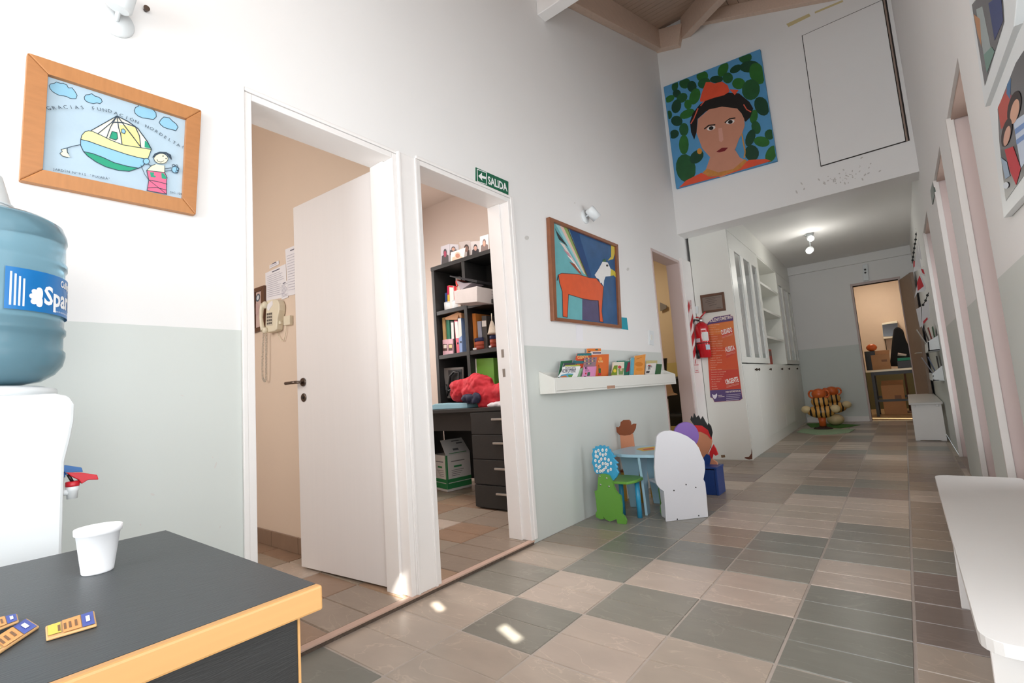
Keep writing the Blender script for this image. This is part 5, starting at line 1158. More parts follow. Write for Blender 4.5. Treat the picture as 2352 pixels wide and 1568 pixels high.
MB().lathe([(.022, ez1 + .01), (.022, ez1 + .04), (.016, ez1 + .052)], ec, n=18).build('valve', STEEL, ex)
MB().box(ec.x - .012, ec.x + .012, ec.y - .13, ec.y + .02, ez1 + .050, ez1 + .062).build('squeeze_lever', ERED, ex, bevel=.003)
MB().tube([(ec.x, ec.y, ez1 + .062), (ec.x + .07, ec.y - .03, ez1 + .115)], .008, 8).build('carry_handle', ERED, ex)
MB().tube([(ec.x - .01, ec.y, ez1 + .03), (ec.x - .05, ec.y - .05, ez1 + .04), (ec.x - .082, ec.y - .055, ez1 - .02), (ec.x - .082, ec.y - .055, ez1 - .16), (ec.x - .060, ec.y - .068, ez1 - .30), (ec.x - .045, ec.y - .072, ez0 + .02)], .0105, 10).build('hose', BLACKP, ex)
MB().tube([(ec.x - .045, ec.y - .078, ez0 + .09), (ec.x - .040, ec.y - .078, ez0 - .005)], [.012, .017], 10).build('nozzle', BLACKP, ex)
MB().box(ec.x - .015, ec.x + .015, ec.y + er * .9, PNL - .001, ez1 - .15, ez1 - .10).build('wall_bracket', STEEL, ex)
def eband(a0, a1, z0_, z1_, rgb, nm):
    mb_ = MB(); vs = []
    for i in range(9):
        an = math.radians(a0 + (a1 - a0) * i / 8); vs += [(ec.x + er * 1.006 * math.cos(an), ec.y + er * 1.006 * math.sin(an), z_) for z_ in (z0_, z1_)]
    mb_.add(vs, [(2 * i, 2 * i + 2, 2 * i + 3, 2 * i + 1) for i in range(8)]); mb_.build(nm, ink(rgb), cyl_)
eband(-75, -15, ez0 + h_ * .47, ez0 + h_ * .72, (206, 206, 204), 'instruction_label'); eband(-150, -95, ez0 + h_ * .45, ez0 + h_ * .56, (196, 186, 196), 'date_label'); eband(-55, -10, ez0 + h_ * .22, ez0 + h_ * .36, (170, 192, 206), 'round_sticker'); eband(-80, -40, ez0 + h_ * .78, ez0 + h_ * .82, (236, 200, 200), 'brand_lettering')

# ------------------------------------------------ children's corner
KB_ = pm('pale_blue_lacquer', (166, 202, 220), .3, .04); KG = pm('green_lacquer', (100, 156, 64), .3, .05); KC = pm('sky_blue_lacquer', (58, 158, 200), .3, .05)
KW = pm('white_lacquer_board', (208, 208, 213), .35, .02); KN = pm('navy_lacquer', (36, 66, 132), .35, .06); PLYE = pm('board_edge', (204, 196, 186), .6, .1)
KT = lambda pts: crop(1320, 920, 4.9, pts)
tb = thing('child_table', 'pale blue child-size table with curved legs among the small chairs', 'table', (.36, 3.42, 0))
TZ_ = .412; tcx, tcy, trx, try_ = .330, 3.330, .250, .250
rim = []
for i in range(40):
    t_ = 2 * math.pi * i / 40; c_, s_ = math.cos(t_), math.sin(t_); e = 2.0 / 2.7
    rim.append((tcx + trx * math.copysign(abs(c_) ** e, c_), tcy + try_ * math.copysign(abs(s_) ** e, s_), TZ_ - .02))
MB().prism(rim, (0, 0, .02)).build('tabletop', KB_, tb, bevel=.006, seg=3)
def kleg(x_, y_, ang):      # curved flared panel leg
    d = V((math.cos(ang), math.sin(ang), 0)); o0 = V((x_, y_, 0)); pr = [(-.035, 0), (.035, 0), (.042, .12), (.050, .25), (.078, TZ_ - .021), (-.085, TZ_ - .021), (-.062, .25), (-.045, .12)]
    MB().prism([o0 + d * a_ + V((0, 0, z_ + .0005)) for a_, z_ in pr], V((-d.y, d.x, 0)) * .018).build('leg', KB_, tb, bevel=.003)
kleg(.170, 3.335, math.radians(10)); kleg(.338, 3.19, math.radians(98)); kleg(.435, 3.46, math.radians(140)); kleg(.28, 3.49, math.radians(5))
a = Art(PZ(TZ_ + .0003), .0003).using(1320, 920, 4.9)
a.poly([(690, 545), (740, 530), (900, 515), (960, 530), (900, 555), (770, 568)], (226, 186, 70)).poly([(760, 545), (890, 530), (890, 545), (780, 558)], (206, 92, 60)); a.build('tabletop_print', tb)

# green and blue chair, its back to the camera
ch = thing('child_chair', 'child chair with green back plate and blue dotted headboard by the wall', 'chair', (.2, 3.0, 0), 'children\'s wooden chairs')
gp = KT([(222, 1015), (255, 1005), (262, 880), (272, 835), (300, 822), (345, 825), (385, 845), (405, 885), (455, 1010), (480, 1045), (515, 1070), (528, 1180), (530, 1275), (560, 1310), (580, 1350), (575, 1398), (535, 1395), (480, 1380), (470, 1330), (440, 1345), (395, 1358), (345, 1335), (320, 1300), (330, 1330), (290, 1335), (240, 1310), (235, 1265), (250, 1240), (240, 1130)])
P = [hit(q, PY(2.905)) for q in gp]; zmin = min(p.z for p in P); P = [V((p.x, p.y, max(.0008, p.z - .0))) for p in P]
MB().prism(P, (0, .018, 0)).build('back_plate', KG, ch, bevel=.004)
for q in KT([(282, 850), (290, 945), (360, 872), (385, 965)]):
    MB().lathe([(.006, -.001), (.006, .0012), (.002, .0018)], hit(q, PY(2.905)), (0, -1, 0), 10).build('screw', STEEL, ch)
bp4 = KT([(190, 600), (205, 565), (195, 540), (225, 535), (230, 510), (262, 515), (280, 498), (305, 510), (330, 500), (345, 520), (375, 512), (380, 540), (400, 545), (405, 575), (425, 590), (430, 610), (465, 625), (435, 645), (450, 665), (490, 705), (460, 712), (480, 750), (470, 770), (495, 810), (470, 860), (432, 900), (400, 870), (300, 820), (245, 825), (215, 790), (210, 740), (190, 700), (200, 650)])
bo = slab('headboard', bp4, PY(2.925), .016, KC, ch, bevel=.003)
a = Art(PY(2.925), .0006).using(1320, 920, 4.9)
for q in ((238, 575), (268, 560), (315, 555), (358, 555), (288, 598), (320, 610), (350, 600), (240, 620), (260, 630), (235, 672), (302, 655), (345, 652), (385, 665), (280, 682), (245, 728), (320, 706), (350, 706), (375, 716), (412, 702), (290, 735), (275, 748), (355, 750), (258, 792), (292, 790), (318, 786), (335, 772), (382, 786), (412, 770)):
    a.ell(q[0], q[1], 13, 19, (232, 232, 230)).ell(q[0] + 2, q[1] + 2, 3.5, 9, (160, 176, 180), 25)
a.build('headboard_print', ch)
sz = .262
MB().prism([(.13, 2.925, sz - .018), (.33, 2.925, sz - .018), (.36, 3.0, sz - .018), (.36, 3.10, sz - .018), (.33, 3.155, sz - .018), (.16, 3.155, sz - .018), (.13, 3.10, sz - .018)], (0, 0, .018)).build('seat', KG, ch, bevel=.005, seg=3)
for x_, y_ in ((.183, 3.12), (.318, 3.09)): MB().tube([(x_, y_, .0006), (x_, y_, sz - .018)], .0165, 14).build('leg', KC, ch)

# white-backed chair
wA, wB = V((.509, 3.064, 0)), V((.704, 3.272, 0)); wu = (wB - wA).normalized(); wn = V((wu.y, -wu.x, 0))
ch = thing('child_chair', 'child chair turned with its plain white back to the camera and purple headrest', 'chair', (.55, 3.25, 0), 'children\'s wooden chairs')
WPL = (wA, wn)
wp = KT([(925, 400), (960, 360), (1010, 338), (1090, 335), (1180, 360), (1270, 400), (1350, 460), (1400, 530), (1430, 610), (1462, 680), (1470, 780), (1450, 885), (1470, 920), (1485, 1060), (1503, 1300), (1260, 1340), (1045, 1370), (1028, 1340), (1005, 1020), (960, 990), (925, 945), (910, 880), (900, 760), (905, 600)])
P = [hit(q, WPL) for q in wp]; P = [V((p.x, p.y, .0008)) if p.z < .02 else p for p in P]
MB().prism(P, -wn * .016).build('back_plate', [KW, PLYE], ch, bevel=.002)
for q in KT([(1117, 1010), (1253, 943), (1363, 975), (1155, 1333), (1396, 1293)]):
    MB().lathe([(.0045, -.001), (.0045, .001)], hit(q, WPL), wn, 10).build('screw', BLACKP, ch)
ci = (wA + wB) / 2 - wn * .016
MB().obox(ci - wn * .13 + V((0, 0, .215)), wu * .122, wn * .128, V((0, 0, .009))).build('seat', KW, ch, bevel=.006)
for s_ in (-1, 1):
    pr = [(.0, .0008), (.115, .0008), (.13, .03), (.12, .07), (.10, .09), (.12, .11), (.125, .17), (.11, .205), (0, .205)]
    MB().prism([ci + wu * (s_ * .115) - wn * a_ + V((0, 0, z_)) for a_, z_ in pr], wu * (-.014 * s_)).build('side_plate', KW, ch, bevel=.003)
    MB().prism([ci + wu * (s_ * .1155) - wn * (a_ + .001) + V((0, 0, z_)) for a_, z_ in pr[1:8]], wu * (-.004 * s_)).build('side_edge', KG, ch)
pu = hit(KT([(1245, 390)])[0], (ci - wn * .03, wn))
MB().lathe([(.088, 0), (.088, .016)], pu, wn, 36).build('headrest', pm('purple_lacquer', (108, 70, 150), .35, .05), ch, bevel=.003)

# striped chair with tall backboard behind the table (plain panel, no figure)
ch = thing('child_chair', 'navy child chair with plain tan backboard, red band and black spiky top', 'chair', (.6, 4.0, 0), 'children\'s wooden chairs')
PP = PY(4.02)
tan = KT([(1360, 350), (1440, 330), (1530, 400), (1545, 460), (1530, 520), (1500, 590), (1530, 640), (1600, 690), (1635, 800), (1600, 840), (1480, 860), (1400, 860), (1340, 700), (1340, 500)])
P = [hit(q, PP) for q in tan]; MB().prism(P, (0, .016, 0)).build('backboard', pm('tan_panel', (206, 138, 104), .4, .05), ch, bevel=.003)
slab('red_band', KT([(1335, 275), (1400, 258), (1470, 285), (1540, 345), (1538, 440), (1490, 385), (1420, 350), (1345, 350)]), PY(4.015), .016, pm('red_panel', (206, 36, 40), .4, .04), ch, bevel=.002)
slab('spiky_top', KT([(1300, 215), (1310, 170), (1330, 200), (1340, 140), (1365, 190), (1390, 165), (1415, 215), (1435, 175), (1470, 240), (1495, 280), (1500, 250), (1530, 285), (1548, 360), (1535, 420), (1500, 330), (1430, 280), (1340, 272)]), PY(4.012), .016, BLACKP, ch, bevel=.002)
slab('red_tail', KT([(1560, 490), (1590, 540), (1615, 605), (1585, 620), (1560, 600), (1545, 660), (1515, 620), (1515, 580)]), PY(4.018), .012, pm('red_panel', (206, 36, 40), .4, .04), ch, bevel=.002)
slab('navy_vest', KT([(1480, 600), (1520, 615), (1530, 660), (1510, 750), (1470, 790), (1440, 760), (1450, 640)]), PY(4.014), .008, KN, ch)
bA = hit(KT([(1655, 1060)])[0], PZ(0.0)); 
MB().box(.37, .575, 3.895, 3.912, .0008, .188).build('front_plate', KN, ch, bevel=.003); MB().box(.577, .597, 3.89, 4.06, .0008, .195).build('side_plate', KN, ch, bevel=.003); MB().box(.348, .368, 3.89, 4.06, .0008, .195).build('side_plate', KN, ch, bevel=.003)
MB().box(.345, .602, 3.885, 4.062, .1955, .211).build('seat', KN, ch, bevel=.004)
zb_ = min(p.z for p in P); MB().box(.40, .56, 4.022, 4.036, .211, zb_ + .1).build('backboard_foot', pm('tan_panel', (206, 138, 104), .4, .05), ch)

ch = thing('child_chair', 'child chair with brown hat-shaped headboard beyond the small table', 'chair', (.10, 3.58, 0), 'children\'s wooden chairs')
PP = PY(3.485); BRN = pm('brown_panel', (134, 70, 38), .4, .12, 10.0)
slab('hat_headboard', KT([(448, 290), (490, 300), (510, 280), (515, 240), (545, 218), (610, 215), (625, 235), (632, 275), (660, 258), (688, 260), (680, 310), (655, 360), (620, 385), (560, 392), (500, 385), (465, 345)]), PP, .016, BRN, ch, bevel=.003)
pp_ = [hit(q, PY(3.490)) for q in KT([(508, 385), (650, 370), (655, 520), (520, 530)])]
MB().prism([pp_[0], pp_[1], V((pp_[1].x + .01, 3.490, .235)), V((pp_[0].x, 3.490, .235))], (0, .014, 0)).build('backboard', pm('tan_panel', (206, 138, 104), .4, .05), ch, bevel=.003)
cx_ = (pp_[0].x + pp_[1].x) / 2
MB().box(cx_ - .068, cx_ + .11, 3.47, 3.68, .217, .235).build('seat', BRN, ch, bevel=.004)
for sx in (-.052, .092):
    for yy in (3.485, 3.665): MB().box(cx_ + sx - .012, cx_ + sx + .012, yy - .012, yy + .012, .0008, .217).build('leg', pm('mustard_lacquer', (196, 150, 60), .4, .05), ch, bevel=.003)

# ------------------------------------------------ white benches along the right wall
def bench(label, x0, x1, y0, y1, z, legs):
    t = thing('bench', label, 'bench', ((x0 + x1) / 2, (y0 + y1) / 2, 0), 'white benches along the right wall')
    rim = []
    for cx, cy, a0 in ((x1 - .02, y1 - .02, 0), (x0 + .04, y1 - .04, 90), (x0 + .04, y0 + .04, 180), (x1 - .02, y0 + .02, 270)):
        r_ = .04 if a0 in (90, 180) else .02
        for k_ in range(6): an = math.radians(a0 + 18 * k_); rim.append((cx + r_ * math.cos(an), cy + r_ * math.sin(an), z - .022))
    BNW = pm('bench_white_paint', (214, 212, 210), .35, .03, 5.0)
    MB().prism(rim, (0, 0, .022)).build('seat_board', BNW, t, bevel=.005, seg=3)
    for yl in legs:
        pr = [(x0 + .012, .0008), (x0 + .05, .0008), (x0 + .06, .008), (x1 - .07, .008), (x1 - .055, .0008), (x1 - .012, .0008), (x1 - .012, z - .023), (x0 + .02, z - .023)]
        lg = MB().prism([(a_, yl, b_) for a_, b_ in pr], (0, .022, 0)).build('leg_panel', GLOSSW, t, bevel=.003)
        for xc in (x0 + .045, x1 - .05): MB().box(xc - .014, xc + .014, yl - .03, yl, z - .05, z - .023).build('cleat', GLOSSW, lg, bevel=.003)
    MB().box((x0 + x1) / 2 - .01, (x0 + x1) / 2 + .01, legs[0] + .022, legs[1], z - .12, z - .023).build('stretcher', GLOSSW, t)
bench('white bench nearest the camera along the right wall', 1.842, RX - .004, 1.13, 2.69, .42, (1.30, 2.40))
bench('white bench far down the corridor by the end door', 1.785, 2.085, 7.33, 9.55, .44, (7.40, 9.30))

# ------------------------------------------------ framed photographs on the right wall
def wphoto(label, mat_px, ph_px, thick, blobs, heads=(), nm='framed_photo'):
    pl = (V((RX - thick, 0, 0)), V((-1, 0, 0))); P = [hit(q, pl) for q in mat_px]
    t = thing(nm, label, 'photo', mid(P), 'framed photos on the right wall')
    MB().prism(P, (thick - .001, 0, 0)).build('mount_board', PLAST, t, bevel=.002)
    a_ = Art(pl, .0006); a_.poly(ph_px, pm('photo_dark', (52, 48, 54), .2, .5, 30.0))
    for q, c in blobs: a_.poly(q, c)
    for x_, y_, rx_, ry_, c in heads: a_.ell(2100 + x_ / 2.8, y_ / 2.8, rx_ / 2.8, ry_ / 2.8, c, 12)
    a_.build('photo_print', t)
C5 = lambda pts: crop(2100, 0, 2.8, pts)
wphoto('matted photo higher on the right wall, cut by the top edge', C5([(330, -140), (700, -420), (640, 170), (455, 690), (440, 600)]), C5([(372, 30), (560, -200), (580, 140), (455, 550)]), .018,
       [(C5([(400, 60), (440, 40), (500, 330), (460, 420), (440, 300)]), (150, 160, 160)), (C5([(385, 90), (425, 120), (435, 300), (410, 220)]), (176, 130, 96)), (C5([(480, 20), (560, -40), (575, 130), (520, 260)]), (60, 70, 110)), (C5([(450, 350), (500, 300), (520, 330), (470, 470)]), (110, 140, 130))])
wphoto('matted photo of children lower on the right wall', C5([(665, 215), (740, 60), (800, 1150), (575, 1403), (480, 700)]), C5([(655, 405), (760, 240), (790, 1010), (590, 1293), (548, 900), (538, 700)]), .018,
       [(C5([(540, 690), (600, 560), (640, 640), (600, 800), (560, 830)]), (176, 76, 66)), (C5([(600, 540), (625, 500), (620, 640), (595, 600)]), (70, 110, 150)),
        (C5([(640, 780), (760, 700), (780, 950), (690, 1080), (660, 900)]), (190, 202, 220)), (C5([(650, 830), (770, 740), (772, 775), (655, 865)]), (110, 140, 190)), (C5([(658, 900), (778, 810), (780, 840), (664, 930)]), (110, 140, 190)),
        (C5([(585, 960), (640, 940), (690, 1080), (660, 1190), (620, 1100)]), (186, 36, 50)), (C5([(560, 1010), (600, 1040), (620, 1130), (590, 1150)]), (150, 170, 190))],
       [(648, 690, 40, 110, (44, 32, 30)), (652, 715, 26, 82, (206, 160, 136)), (600, 850, 30, 95, (48, 34, 32)), (603, 872, 19, 66, (206, 160, 140)), (596, 1190, 18, 22, (214, 222, 230))])
o_ = slab('door_plate', [(2137, 438), (2142, 417), (2147, 440), (2141, 470)], (V((RX - .006, 0, 0)), V((-1, 0, 0))), .005, pm('plate_green_grey', (96, 110, 104), .4)); tag(o_, 'small grey-green plate beside the second right-hand doorway', 'plate')

# wall pockets and hanging cards far along the right wall
def pocket(label, px, Y, ln, bookrgb):
    P = [hit(q, PY(Y)) for q in px]; t = thing('wall_pocket', label, 'wall pocket', mid(P), 'white wall pockets')
    P[1].x = P[2].x = RX - .0015
    MB().prism(P, (0, .014, 0)).build('end_panel', PLAST, t, bevel=.002)
    MB().prism([P[0], P[3], P[3] + V((.012, 0, 0)), P[0] + V((.012, 0, 0))], (0, ln, 0)).build('front_board', PLAST, t)
    MB().prism([P[3], P[2], P[2] + V((0, 0, .012)), P[3] + V((0, 0, .012))], (0, ln, 0)).build('bottom_board', PLAST, t)
    for i, (rgb, tilt) in enumerate(bookrgb):
        b0 = V((RX - .02 - .014 * i, Y + .10 + .09 * i, P[3].z + .014)); tt = thing('pocket_booklet', 'booklet %s in the %s' % (('nearest', 'second', 'third', 'rearmost')[i], label), 'booklet', b0, 'booklets in wall pockets')
        MB().prism([b0, b0 + V((-.09 * tilt, .0, .24)), b0 + V((-.09 * tilt, .17, .24)), b0 + V((0, .17, 0))], (.006, 0, 0)).build('cover', ink(rgb), tt)
pocket('upper white wall pocket', C3 if False else [(2130, 785), (2151, 770), (2157, 804), (2132, 807)], 6.47, .85, [((60, 96, 70), .1), ((150, 60, 50), .3), ((70, 66, 70), .5), ((190, 186, 180), 1.0)])
pocket('lower white wall pocket', [(2141, 858), (2162, 839), (2167, 874), (2143, 875)], 6.60, .85, [((56, 50, 52), .1), ((96, 110, 140), .7), ((150, 150, 160), 1.1)])
RED_ = (186, 30, 40)
for i, (px, Y, red, lab) in enumerate((
        ([(2104, 585), (2107, 540), (2117, 615), (2098, 625)], 7.6, [(2098, 600), (2101, 598), (2101, 612), (2098, 614)], 'white hanging cloth bag highest on the garland'),
        ([(2108, 535), (2114, 545), (2121, 600), (2112, 592)], 7.2, None, 'thin white ribbon hanging beside the highest cloth bag'),
        ([(2109, 640), (2114, 628), (2128, 660), (2124, 668), (2107, 672), (2100, 685)], 7.3, [(2106, 650), (2112, 632), (2122, 657), (2108, 668)], 'white cloth bag with a large red patch'),
        ([(2114, 615), (2122, 618), (2126, 635), (2117, 630)], 7.0, [(2115, 617), (2121, 619), (2124, 630), (2119, 627)], 'small red cloth bag above the red-patched one'),
        ([(2104, 710), (2115, 704), (2118, 748), (2113, 752)], 7.1, None, 'white paper card with curled corner'),
        ([(2117, 702), (2133, 688), (2136, 728), (2122, 742), (2118, 758)], 6.9, [(2120, 738), (2130, 728), (2131, 733), (2121, 744)], 'large white card with red lower border'))):
    P = [hit(q, PY(Y)) for q in px]; c = mid(P); t = thing('hanging_card', lab, 'card', c, 'cards hung along the right wall')
    MB().prism(P, (0, .006, 0)).build('cloth', ink((206, 204, 206)), t)
    hi_ = max(P, key=lambda p_: p_.z); MB().tube([hi_ + V((0, .003, -.003)), V((RX - .001, Y + .003, hi_.z + .01))], .002, 5).build('hanging_thread', CREAM, t)
    if red: q = Art(PY(Y), .0008); q.poly(red, RED_); q.build('patch', t)
t = thing('bead_garland', 'dark beaded string hanging along the right wall', 'garland', hit((2105, 530), PY(7.4)))
gp_ = [hit(q, PY(7.4)) for q in ((2114, 522), (2106, 525), (2103, 550), (2100, 570), (2097, 590), (2095, 605))]
MB().tube(gp_, .004, 5).build('string', BLACKP, t)
for i in range(len(gp_) - 1):
    for k_ in (0., .5): MB().blob(gp_[i].lerp(gp_[i + 1], k_), .012, .012, .014, 8, 6).build('bead', BLACKP, t)
t = thing('bead_garland', 'short beaded string above the lower hanging cards', 'garland', hit((2130, 690), PY(6.9)))
gp_ = [hit(q, PY(6.9)) for q in ((2136, 666), (2130, 678), (2126, 690), (2120, 700))]
MB().tube(gp_, .004, 5).build('string', BLACKP, t)
for p_ in gp_: MB().blob(p_, .012, .012, .014, 8, 6).build('bead', BLACKP, t)

# ------------------------------------------------ corridor lamp and emergency light
lc = hit((1858, 538), PZ(CEIL)); lp = thing('ceiling_lamp', 'white ceiling lamp with two lit spot heads in the corridor', 'lamp', (lc.x, lc.y, CEIL))
MB().lathe([(.055, CEIL - .001), (.055, CEIL - .02), (.02, CEIL - .03)], (lc.x, lc.y, 0), n=24).build('ceiling_rose', PLAST, lp)
BULB = pm('lit_bulb', (255, 252, 240), .3, .01, emit=9.0)
for i, (px, dy, aim) in enumerate((((1861, 547), -.02, (.3, -.9, -.35)), ((1860, 574), -.05, (-.2, -.9, -.4)))):
    z_ = CEIL - .10 - .14 * i; c = hit(px, PY(lc.y - .05)); d = V(aim).normalized()
    MB().tube([(lc.x, lc.y, CEIL - .03), c - d * .03], .009, 8).build('swivel_arm', PLAST, lp)
    hd_ = MB().lathe([(.03, -.05), (.045, -.03), (.045, .035), (.038, .036)], c, d, 20).build('spot_head', PLAST, lp)
    MB().lathe([(.037, .034), (.036, .040), (.0, .046)], c, d, 18).build('bulb', BULB, hd_)
    l_ = bpy.data.lights.new('corridor_bulb_light', 'POINT'); l_.energy = 2.2; l_.color = (1, .97, .90); l_.shadow_soft_size = .03
    lo_ = bpy.data.objects.new('corridor_bulb_light', l_); COL.objects.link(lo_); lo_.location = c + d * .12 - V((0, 0, .24))
em = thing('emergency_light', 'white emergency light unit above the end doorway', 'emergency light', hit((1988, 640), PY(FARY)))
slab('housing', [(1981, 608), (1993, 606), (1996, 643), (1983, 645)], PY(FARY - .04), .038, PLAST, em, bevel=.006)
for q in ((1987, 619), (1987.5, 626)): MB().lathe([(.016, 0), (.016, .004)], hit(q, PY(FARY - .04)), (0, -1, 0), 14).build('lens', BLACKP, em)

# ------------------------------------------------ toys and mats at the corridor's end
for (px, mat_, lab) in (([(1830, 992), (1845, 984), (1900, 985), (1965, 985), (1950, 993), (1910, 997), (1878, 998), (1860, 996)], pm('mint_mat', (150, 176, 142), .8, .08), 'pale mint cloth mat under the striped toys'),
                        ([(1852, 972), (1880, 971), (1920, 973), (1976, 975), (1950, 980), (1930, 983), (1890, 981), (1862, 981)], pm('grass_mat', (74, 128, 52), .8, .1), 'grass green cloth mat against the end wall')):
    P = [hit(q, PZ(.004)) for q in px]; P = [V((p.x, min(p.y, FARY - .03), p.z)) for p in P]
    o_ = MB().prism([p - V((0, 0, .003)) for p in P], (0, 0, .003)).build('floor_mat', mat_, None, V((mid(P).x, mid(P).y, .0005))); tag(o_, lab, 'mat', 'cloth mats at the corridor end')
def stripe_mat(name, base, dark, sc_):
    mt = pm(name, base, .35, .05); nt = mt.node_tree; N = nt.nodes; L = nt.links
    wv = N.new('ShaderNodeTexWave'); wv.inputs['Scale'].default_value = sc_; wv.inputs['Distortion'].default_value = 3.0; wv.bands_direction = 'X'
    tc = N.new('ShaderNodeTexCoord'); L.new(tc.outputs['Object'], wv.inputs[0])
    cr = N.new('ShaderNodeValToRGB'); cr.color_ramp.interpolation = 'CONSTANT'; cr.color_ramp.elements[0].color = lin(dark); cr.color_ramp.elements[1].color = lin(base); cr.color_ramp.elements[1].position = .30
    L.new(wv.outputs[0], cr.inputs[0]); L.new(cr.outputs[0], N['Principled BSDF'].inputs['Base Color']); return mt
TIG = stripe_mat('tiger_stripe_vinyl', (214, 158, 82), (30, 24, 22), 5.0); TOR = pm('orange_vinyl', (204, 96, 40), .3, .06); TCR = pm('cream_vinyl', (220, 196, 150), .35, .05); TBR = pm('brown_base', (52, 34, 28), .5)
def toy(label, px, y_, k, post):
    c = hit(px, PY(y_)); t = thing('striped_toy', label, 'toy', (c.x, y_, 0), 'striped vinyl toys')
    zc = c.z
    if post:
        MB().lathe([(.13 * k, .0055), (.12 * k, .02), (.05 * k, .04), (.045 * k, .045)], (c.x, y_, 0), n=24).build('stand', TBR, t)
        MB().lathe([(.045 * k, .045), (.048 * k, .12), (.06 * k, zc - .06)], (c.x, y_, 0), n=20).build('post', TOR, t)
    else:
        MB().blob((c.x, y_, .10 * k), .13 * k, .12 * k, .095 * k).build('foot', TCR, t)
    MB().blob((c.x, y_, zc), .19 * k, .12 * k, .10 * k).build('body', TIG, t)
    for sx in (-1, 1): MB().blob((c.x + sx * .19 * k, y_ - .03, zc + .04 * k), .07 * k, .06 * k, .06 * k).build('paw', TCR, t)
    MB().blob((c.x, y_ + .01, zc + .15 * k), .12 * k, .10 * k, .09 * k).build('neck', TIG, t)
    MB().blob((c.x, y_ + .01, zc + .27 * k), .10 * k, .09 * k, .085 * k).build('head', TOR, t)
    for sx in (-1, 1):
        MB().tube([(c.x + sx * (.09 * k + .045 * k * math.cos(a_)), y_, zc + .27 * k + .055 * k * math.sin(a_)) for a_ in [i * 2 * math.pi / 14 for i in range(15)]], .014 * k, 8).build('handle_ring', TOR, t)
toy('striped tiger-pattern toy on a brown round stand', (1886, 945), 8.86, 1.0, True)
toy('striped toy sitting behind the one on the stand', (1915, 935), 9.45, .95, False)

# ------------------------------------------------ end doorway: open leaf and the room beyond
dl = sthing('door_3', (FD[1], FARY, 0))
q0, q1 = V((FD[1] + .012, FARY - .02, 0)), V((2.035, 9.42, 0)); uu = (q1 - q0).normalized(); nv = V((uu.y, -uu.x, 0))
MB().obox((q0 + q1) / 2 + V((0, 0, 1.14)) - nv * .018, uu * ((q1 - q0).length / 2), nv * .018, V((0, 0, 1.125))).build('leaf', pm('brown_grey_door', (150, 130, 116), .5, .08), dl, bevel=.002)
hp_ = q1 - uu * .06 + V((0, 0, 1.05))
MB().tube([hp_ - nv * .09, hp_ + nv * .05, hp_ + nv * .055 - uu * .10], .009, 8).build('handle', STEEL, dl)
TY = 11.0
N4 = lambda pts: crop(1960, 640, 4.9, pts)
tb = thing('work_table', 'work table with cream top and dark frame in the end room', 'table', (1.58, 11.3, 0))
MB().box(1.22, 2.0, TY, 11.65, .80, .835).build('tabletop', CREAM, tb, bevel=.004)
for x_ in (1.33, 1.93):
    for y_ in (TY + .04, 11.58): MB().box(x_ - .022, x_ + .022, y_ - .022, y_ + .022, .0005, .80).build('leg', BLACKP, tb)
MB().box(1.35, 1.91, TY + .03, TY + .05, .74, .80).build('apron', BLACKP, tb); MB().box(1.35, 1.91, TY + .03, TY + .05, .26, .30).build('stretcher', BLACKP, tb); MB().box(1.35, 1.91, 11.57, 11.59, .30, .34).build('stretcher', BLACKP, tb)
def carton(label, px, y_, d, zb):
    P = [hit(q, PY(y_)) for q in px]; x0_, x1_ = min(p.x for p in P), max(p.x for p in P); z1_ = max(p.z for p in P)
    t = thing('cardboard_box', label, 'box', ((x0_ + x1_) / 2, y_ + d / 2, zb), 'brown boxes in the end room')
    MB().box(x0_, x1_, y_, y_ + d, zb + .0006, z1_).build('carton_body', CARDB, t, bevel=.003)
    MB().prism([(x0_, y_ + d, z1_ + .001), (x1_, y_ + d, z1_ + .001), (x1_ + .01, y_ + d + .03, z1_ + .08), (x0_ + .01, y_ + d + .03, z1_ + .08)], (0, .004, 0)).build('carton_flap', CARDB, t)
    MB().box(x0_ + (x1_ - x0_) * .55, x0_ + (x1_ - x0_) * .85, y_ - .0015, y_ - .0002, z1_ - (z1_ - zb) * .5, z1_ - (z1_ - zb) * .35).build('print_patch', ink((120, 82, 54)), t)
carton('brown cardboard box standing on the work table', N4([(208, 860), (400, 850), (408, 990), (215, 1000)]), 11.12, .3, .836)
carton('brown cardboard box lying under the work table', N4([(325, 1200), (560, 1190), (560, 1400), (340, 1420)]), 11.35, .2, 0.0)
o_ = MB().blob(hit(N4([(205, 775)])[0], PY(11.5)), .085, .07, .07).build('orange_plush', TOR, None, hit(N4([(205, 775)])[0], PY(11.5)), 0); tag(o_, 'orange plush toy on the dark box in the end room', 'toy')
pb = hit(N4([(180, 900)])[0], PY(11.5)); o_ = MB().box(pb.x - .06, pb.x + .10, 11.42, 11.6, .836, pb.z + .14).build('dark_box', BLACKP, None, (pb.x, 11.5, .836), bevel=.006); tag(o_, 'dark box on the table left of the cardboard box', 'box')
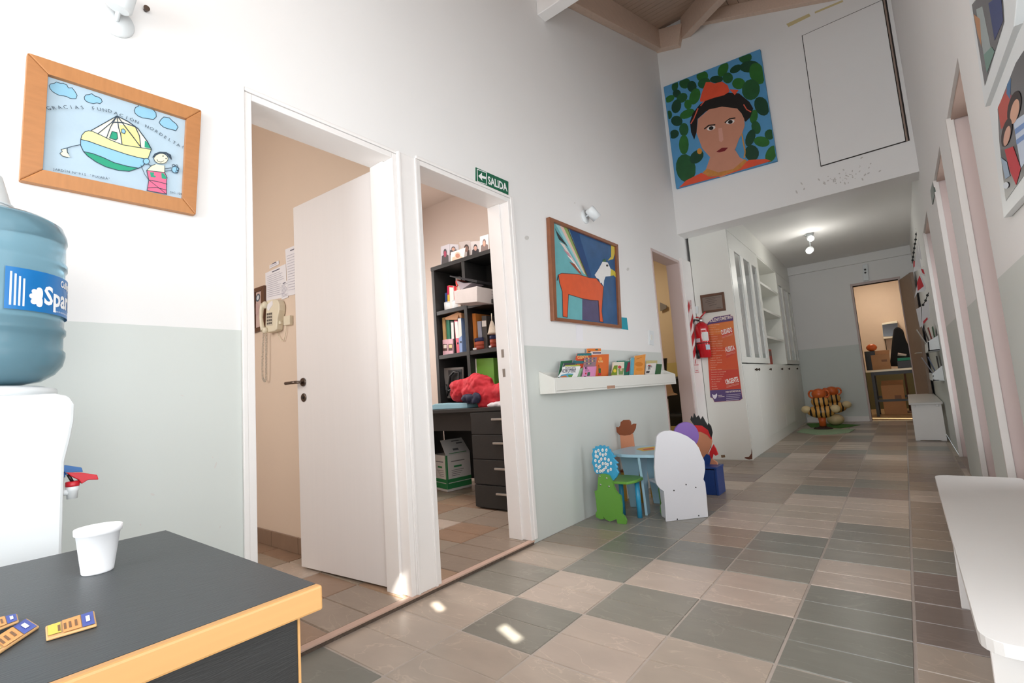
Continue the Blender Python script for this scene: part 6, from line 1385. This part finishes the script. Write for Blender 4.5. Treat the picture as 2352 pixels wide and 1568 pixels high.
o_ = MB().lathe([(.02, -.125), (.08, -.1), (.12, -.05), (.13, 0), (.12, .05), (.08, .1), (.02, .128)], (1.60, 11.75, .131), n=28).build('ball', pm('blue_ball', (44, 88, 168), .4, .05), None, (1.60, 11.75, 0)); tag(o_, 'blue ball on the floor under the work table', 'ball')
t = thing('wall_monitor', 'small cream wall monitor with dark screen in the end room', 'monitor', hit(N4([(410, 590)])[0], PY(12.9)))
slab('casing', N4([(318, 500), (495, 470), (520, 655), (338, 680)]), PY(12.80), .19, CREAM, t, bevel=.01)
slab('screen', N4([(325, 518), (498, 495), (500, 640), (338, 650)]), PY(12.795), .004, pm('dark_screen', (28, 30, 36), .15), t)
MB().tube([hit(q, PY(12.95)) for q in N4([(355, 680), (375, 800)])], .006, 6).build('cable', BLACKP, t)
t = thing('black_coat', 'black coat hanging over a stand in the end room', 'coat', hit(N4([(510, 980)])[0], PY(11.8)))
slab('coat_cloth', N4([(455, 560), (500, 535), (560, 575), (590, 680), (640, 790), (660, 985), (410, 985), (425, 800), (440, 660)]), PY(11.8), .16, pm('black_coat_cloth', (14, 14, 16), .8, .2), t, bevel=.03, back=True)
cx0 = hit(N4([(520, 700)])[0], PY(11.88)); MB().tube([(cx0.x, 11.88, .02), (cx0.x, 11.88, cx0.z + .18)], .016, 8).build('stand_pole', WALNUT, t); MB().lathe([(.16, .0006), (.15, .02), (.03, .03)], (cx0.x, 11.88, 0), n=20).build('stand_base', WALNUT, t)
t = thing('green_case', 'green-topped black case on the work table', 'case', hit(N4([(580, 980)])[0], PY(11.2)))
P = [hit(q, PY(11.2)) for q in N4([(485, 895), (665, 890), (665, 985), (485, 985)])]
MB().box(P[0].x, P[1].x, 11.2, 11.45, .836, P[0].z - .05).build('case_body', BLACKP, t, bevel=.004); MB().box(P[0].x + .01, P[1].x, 11.2, 11.45, P[0].z - .049, P[0].z).build('case_lid', ink((24, 120, 92)), t, bevel=.004)
P = hit(N4([(500, 850)])[0], PY(11.3)); o_ = MB().tube([P, P + V((.12, 0, -.03))], [.03, .02], 8).build('hand_tool', ink((190, 170, 160)), None, P); tag(o_, 'pale hand tool resting on top of the green case', 'tool')
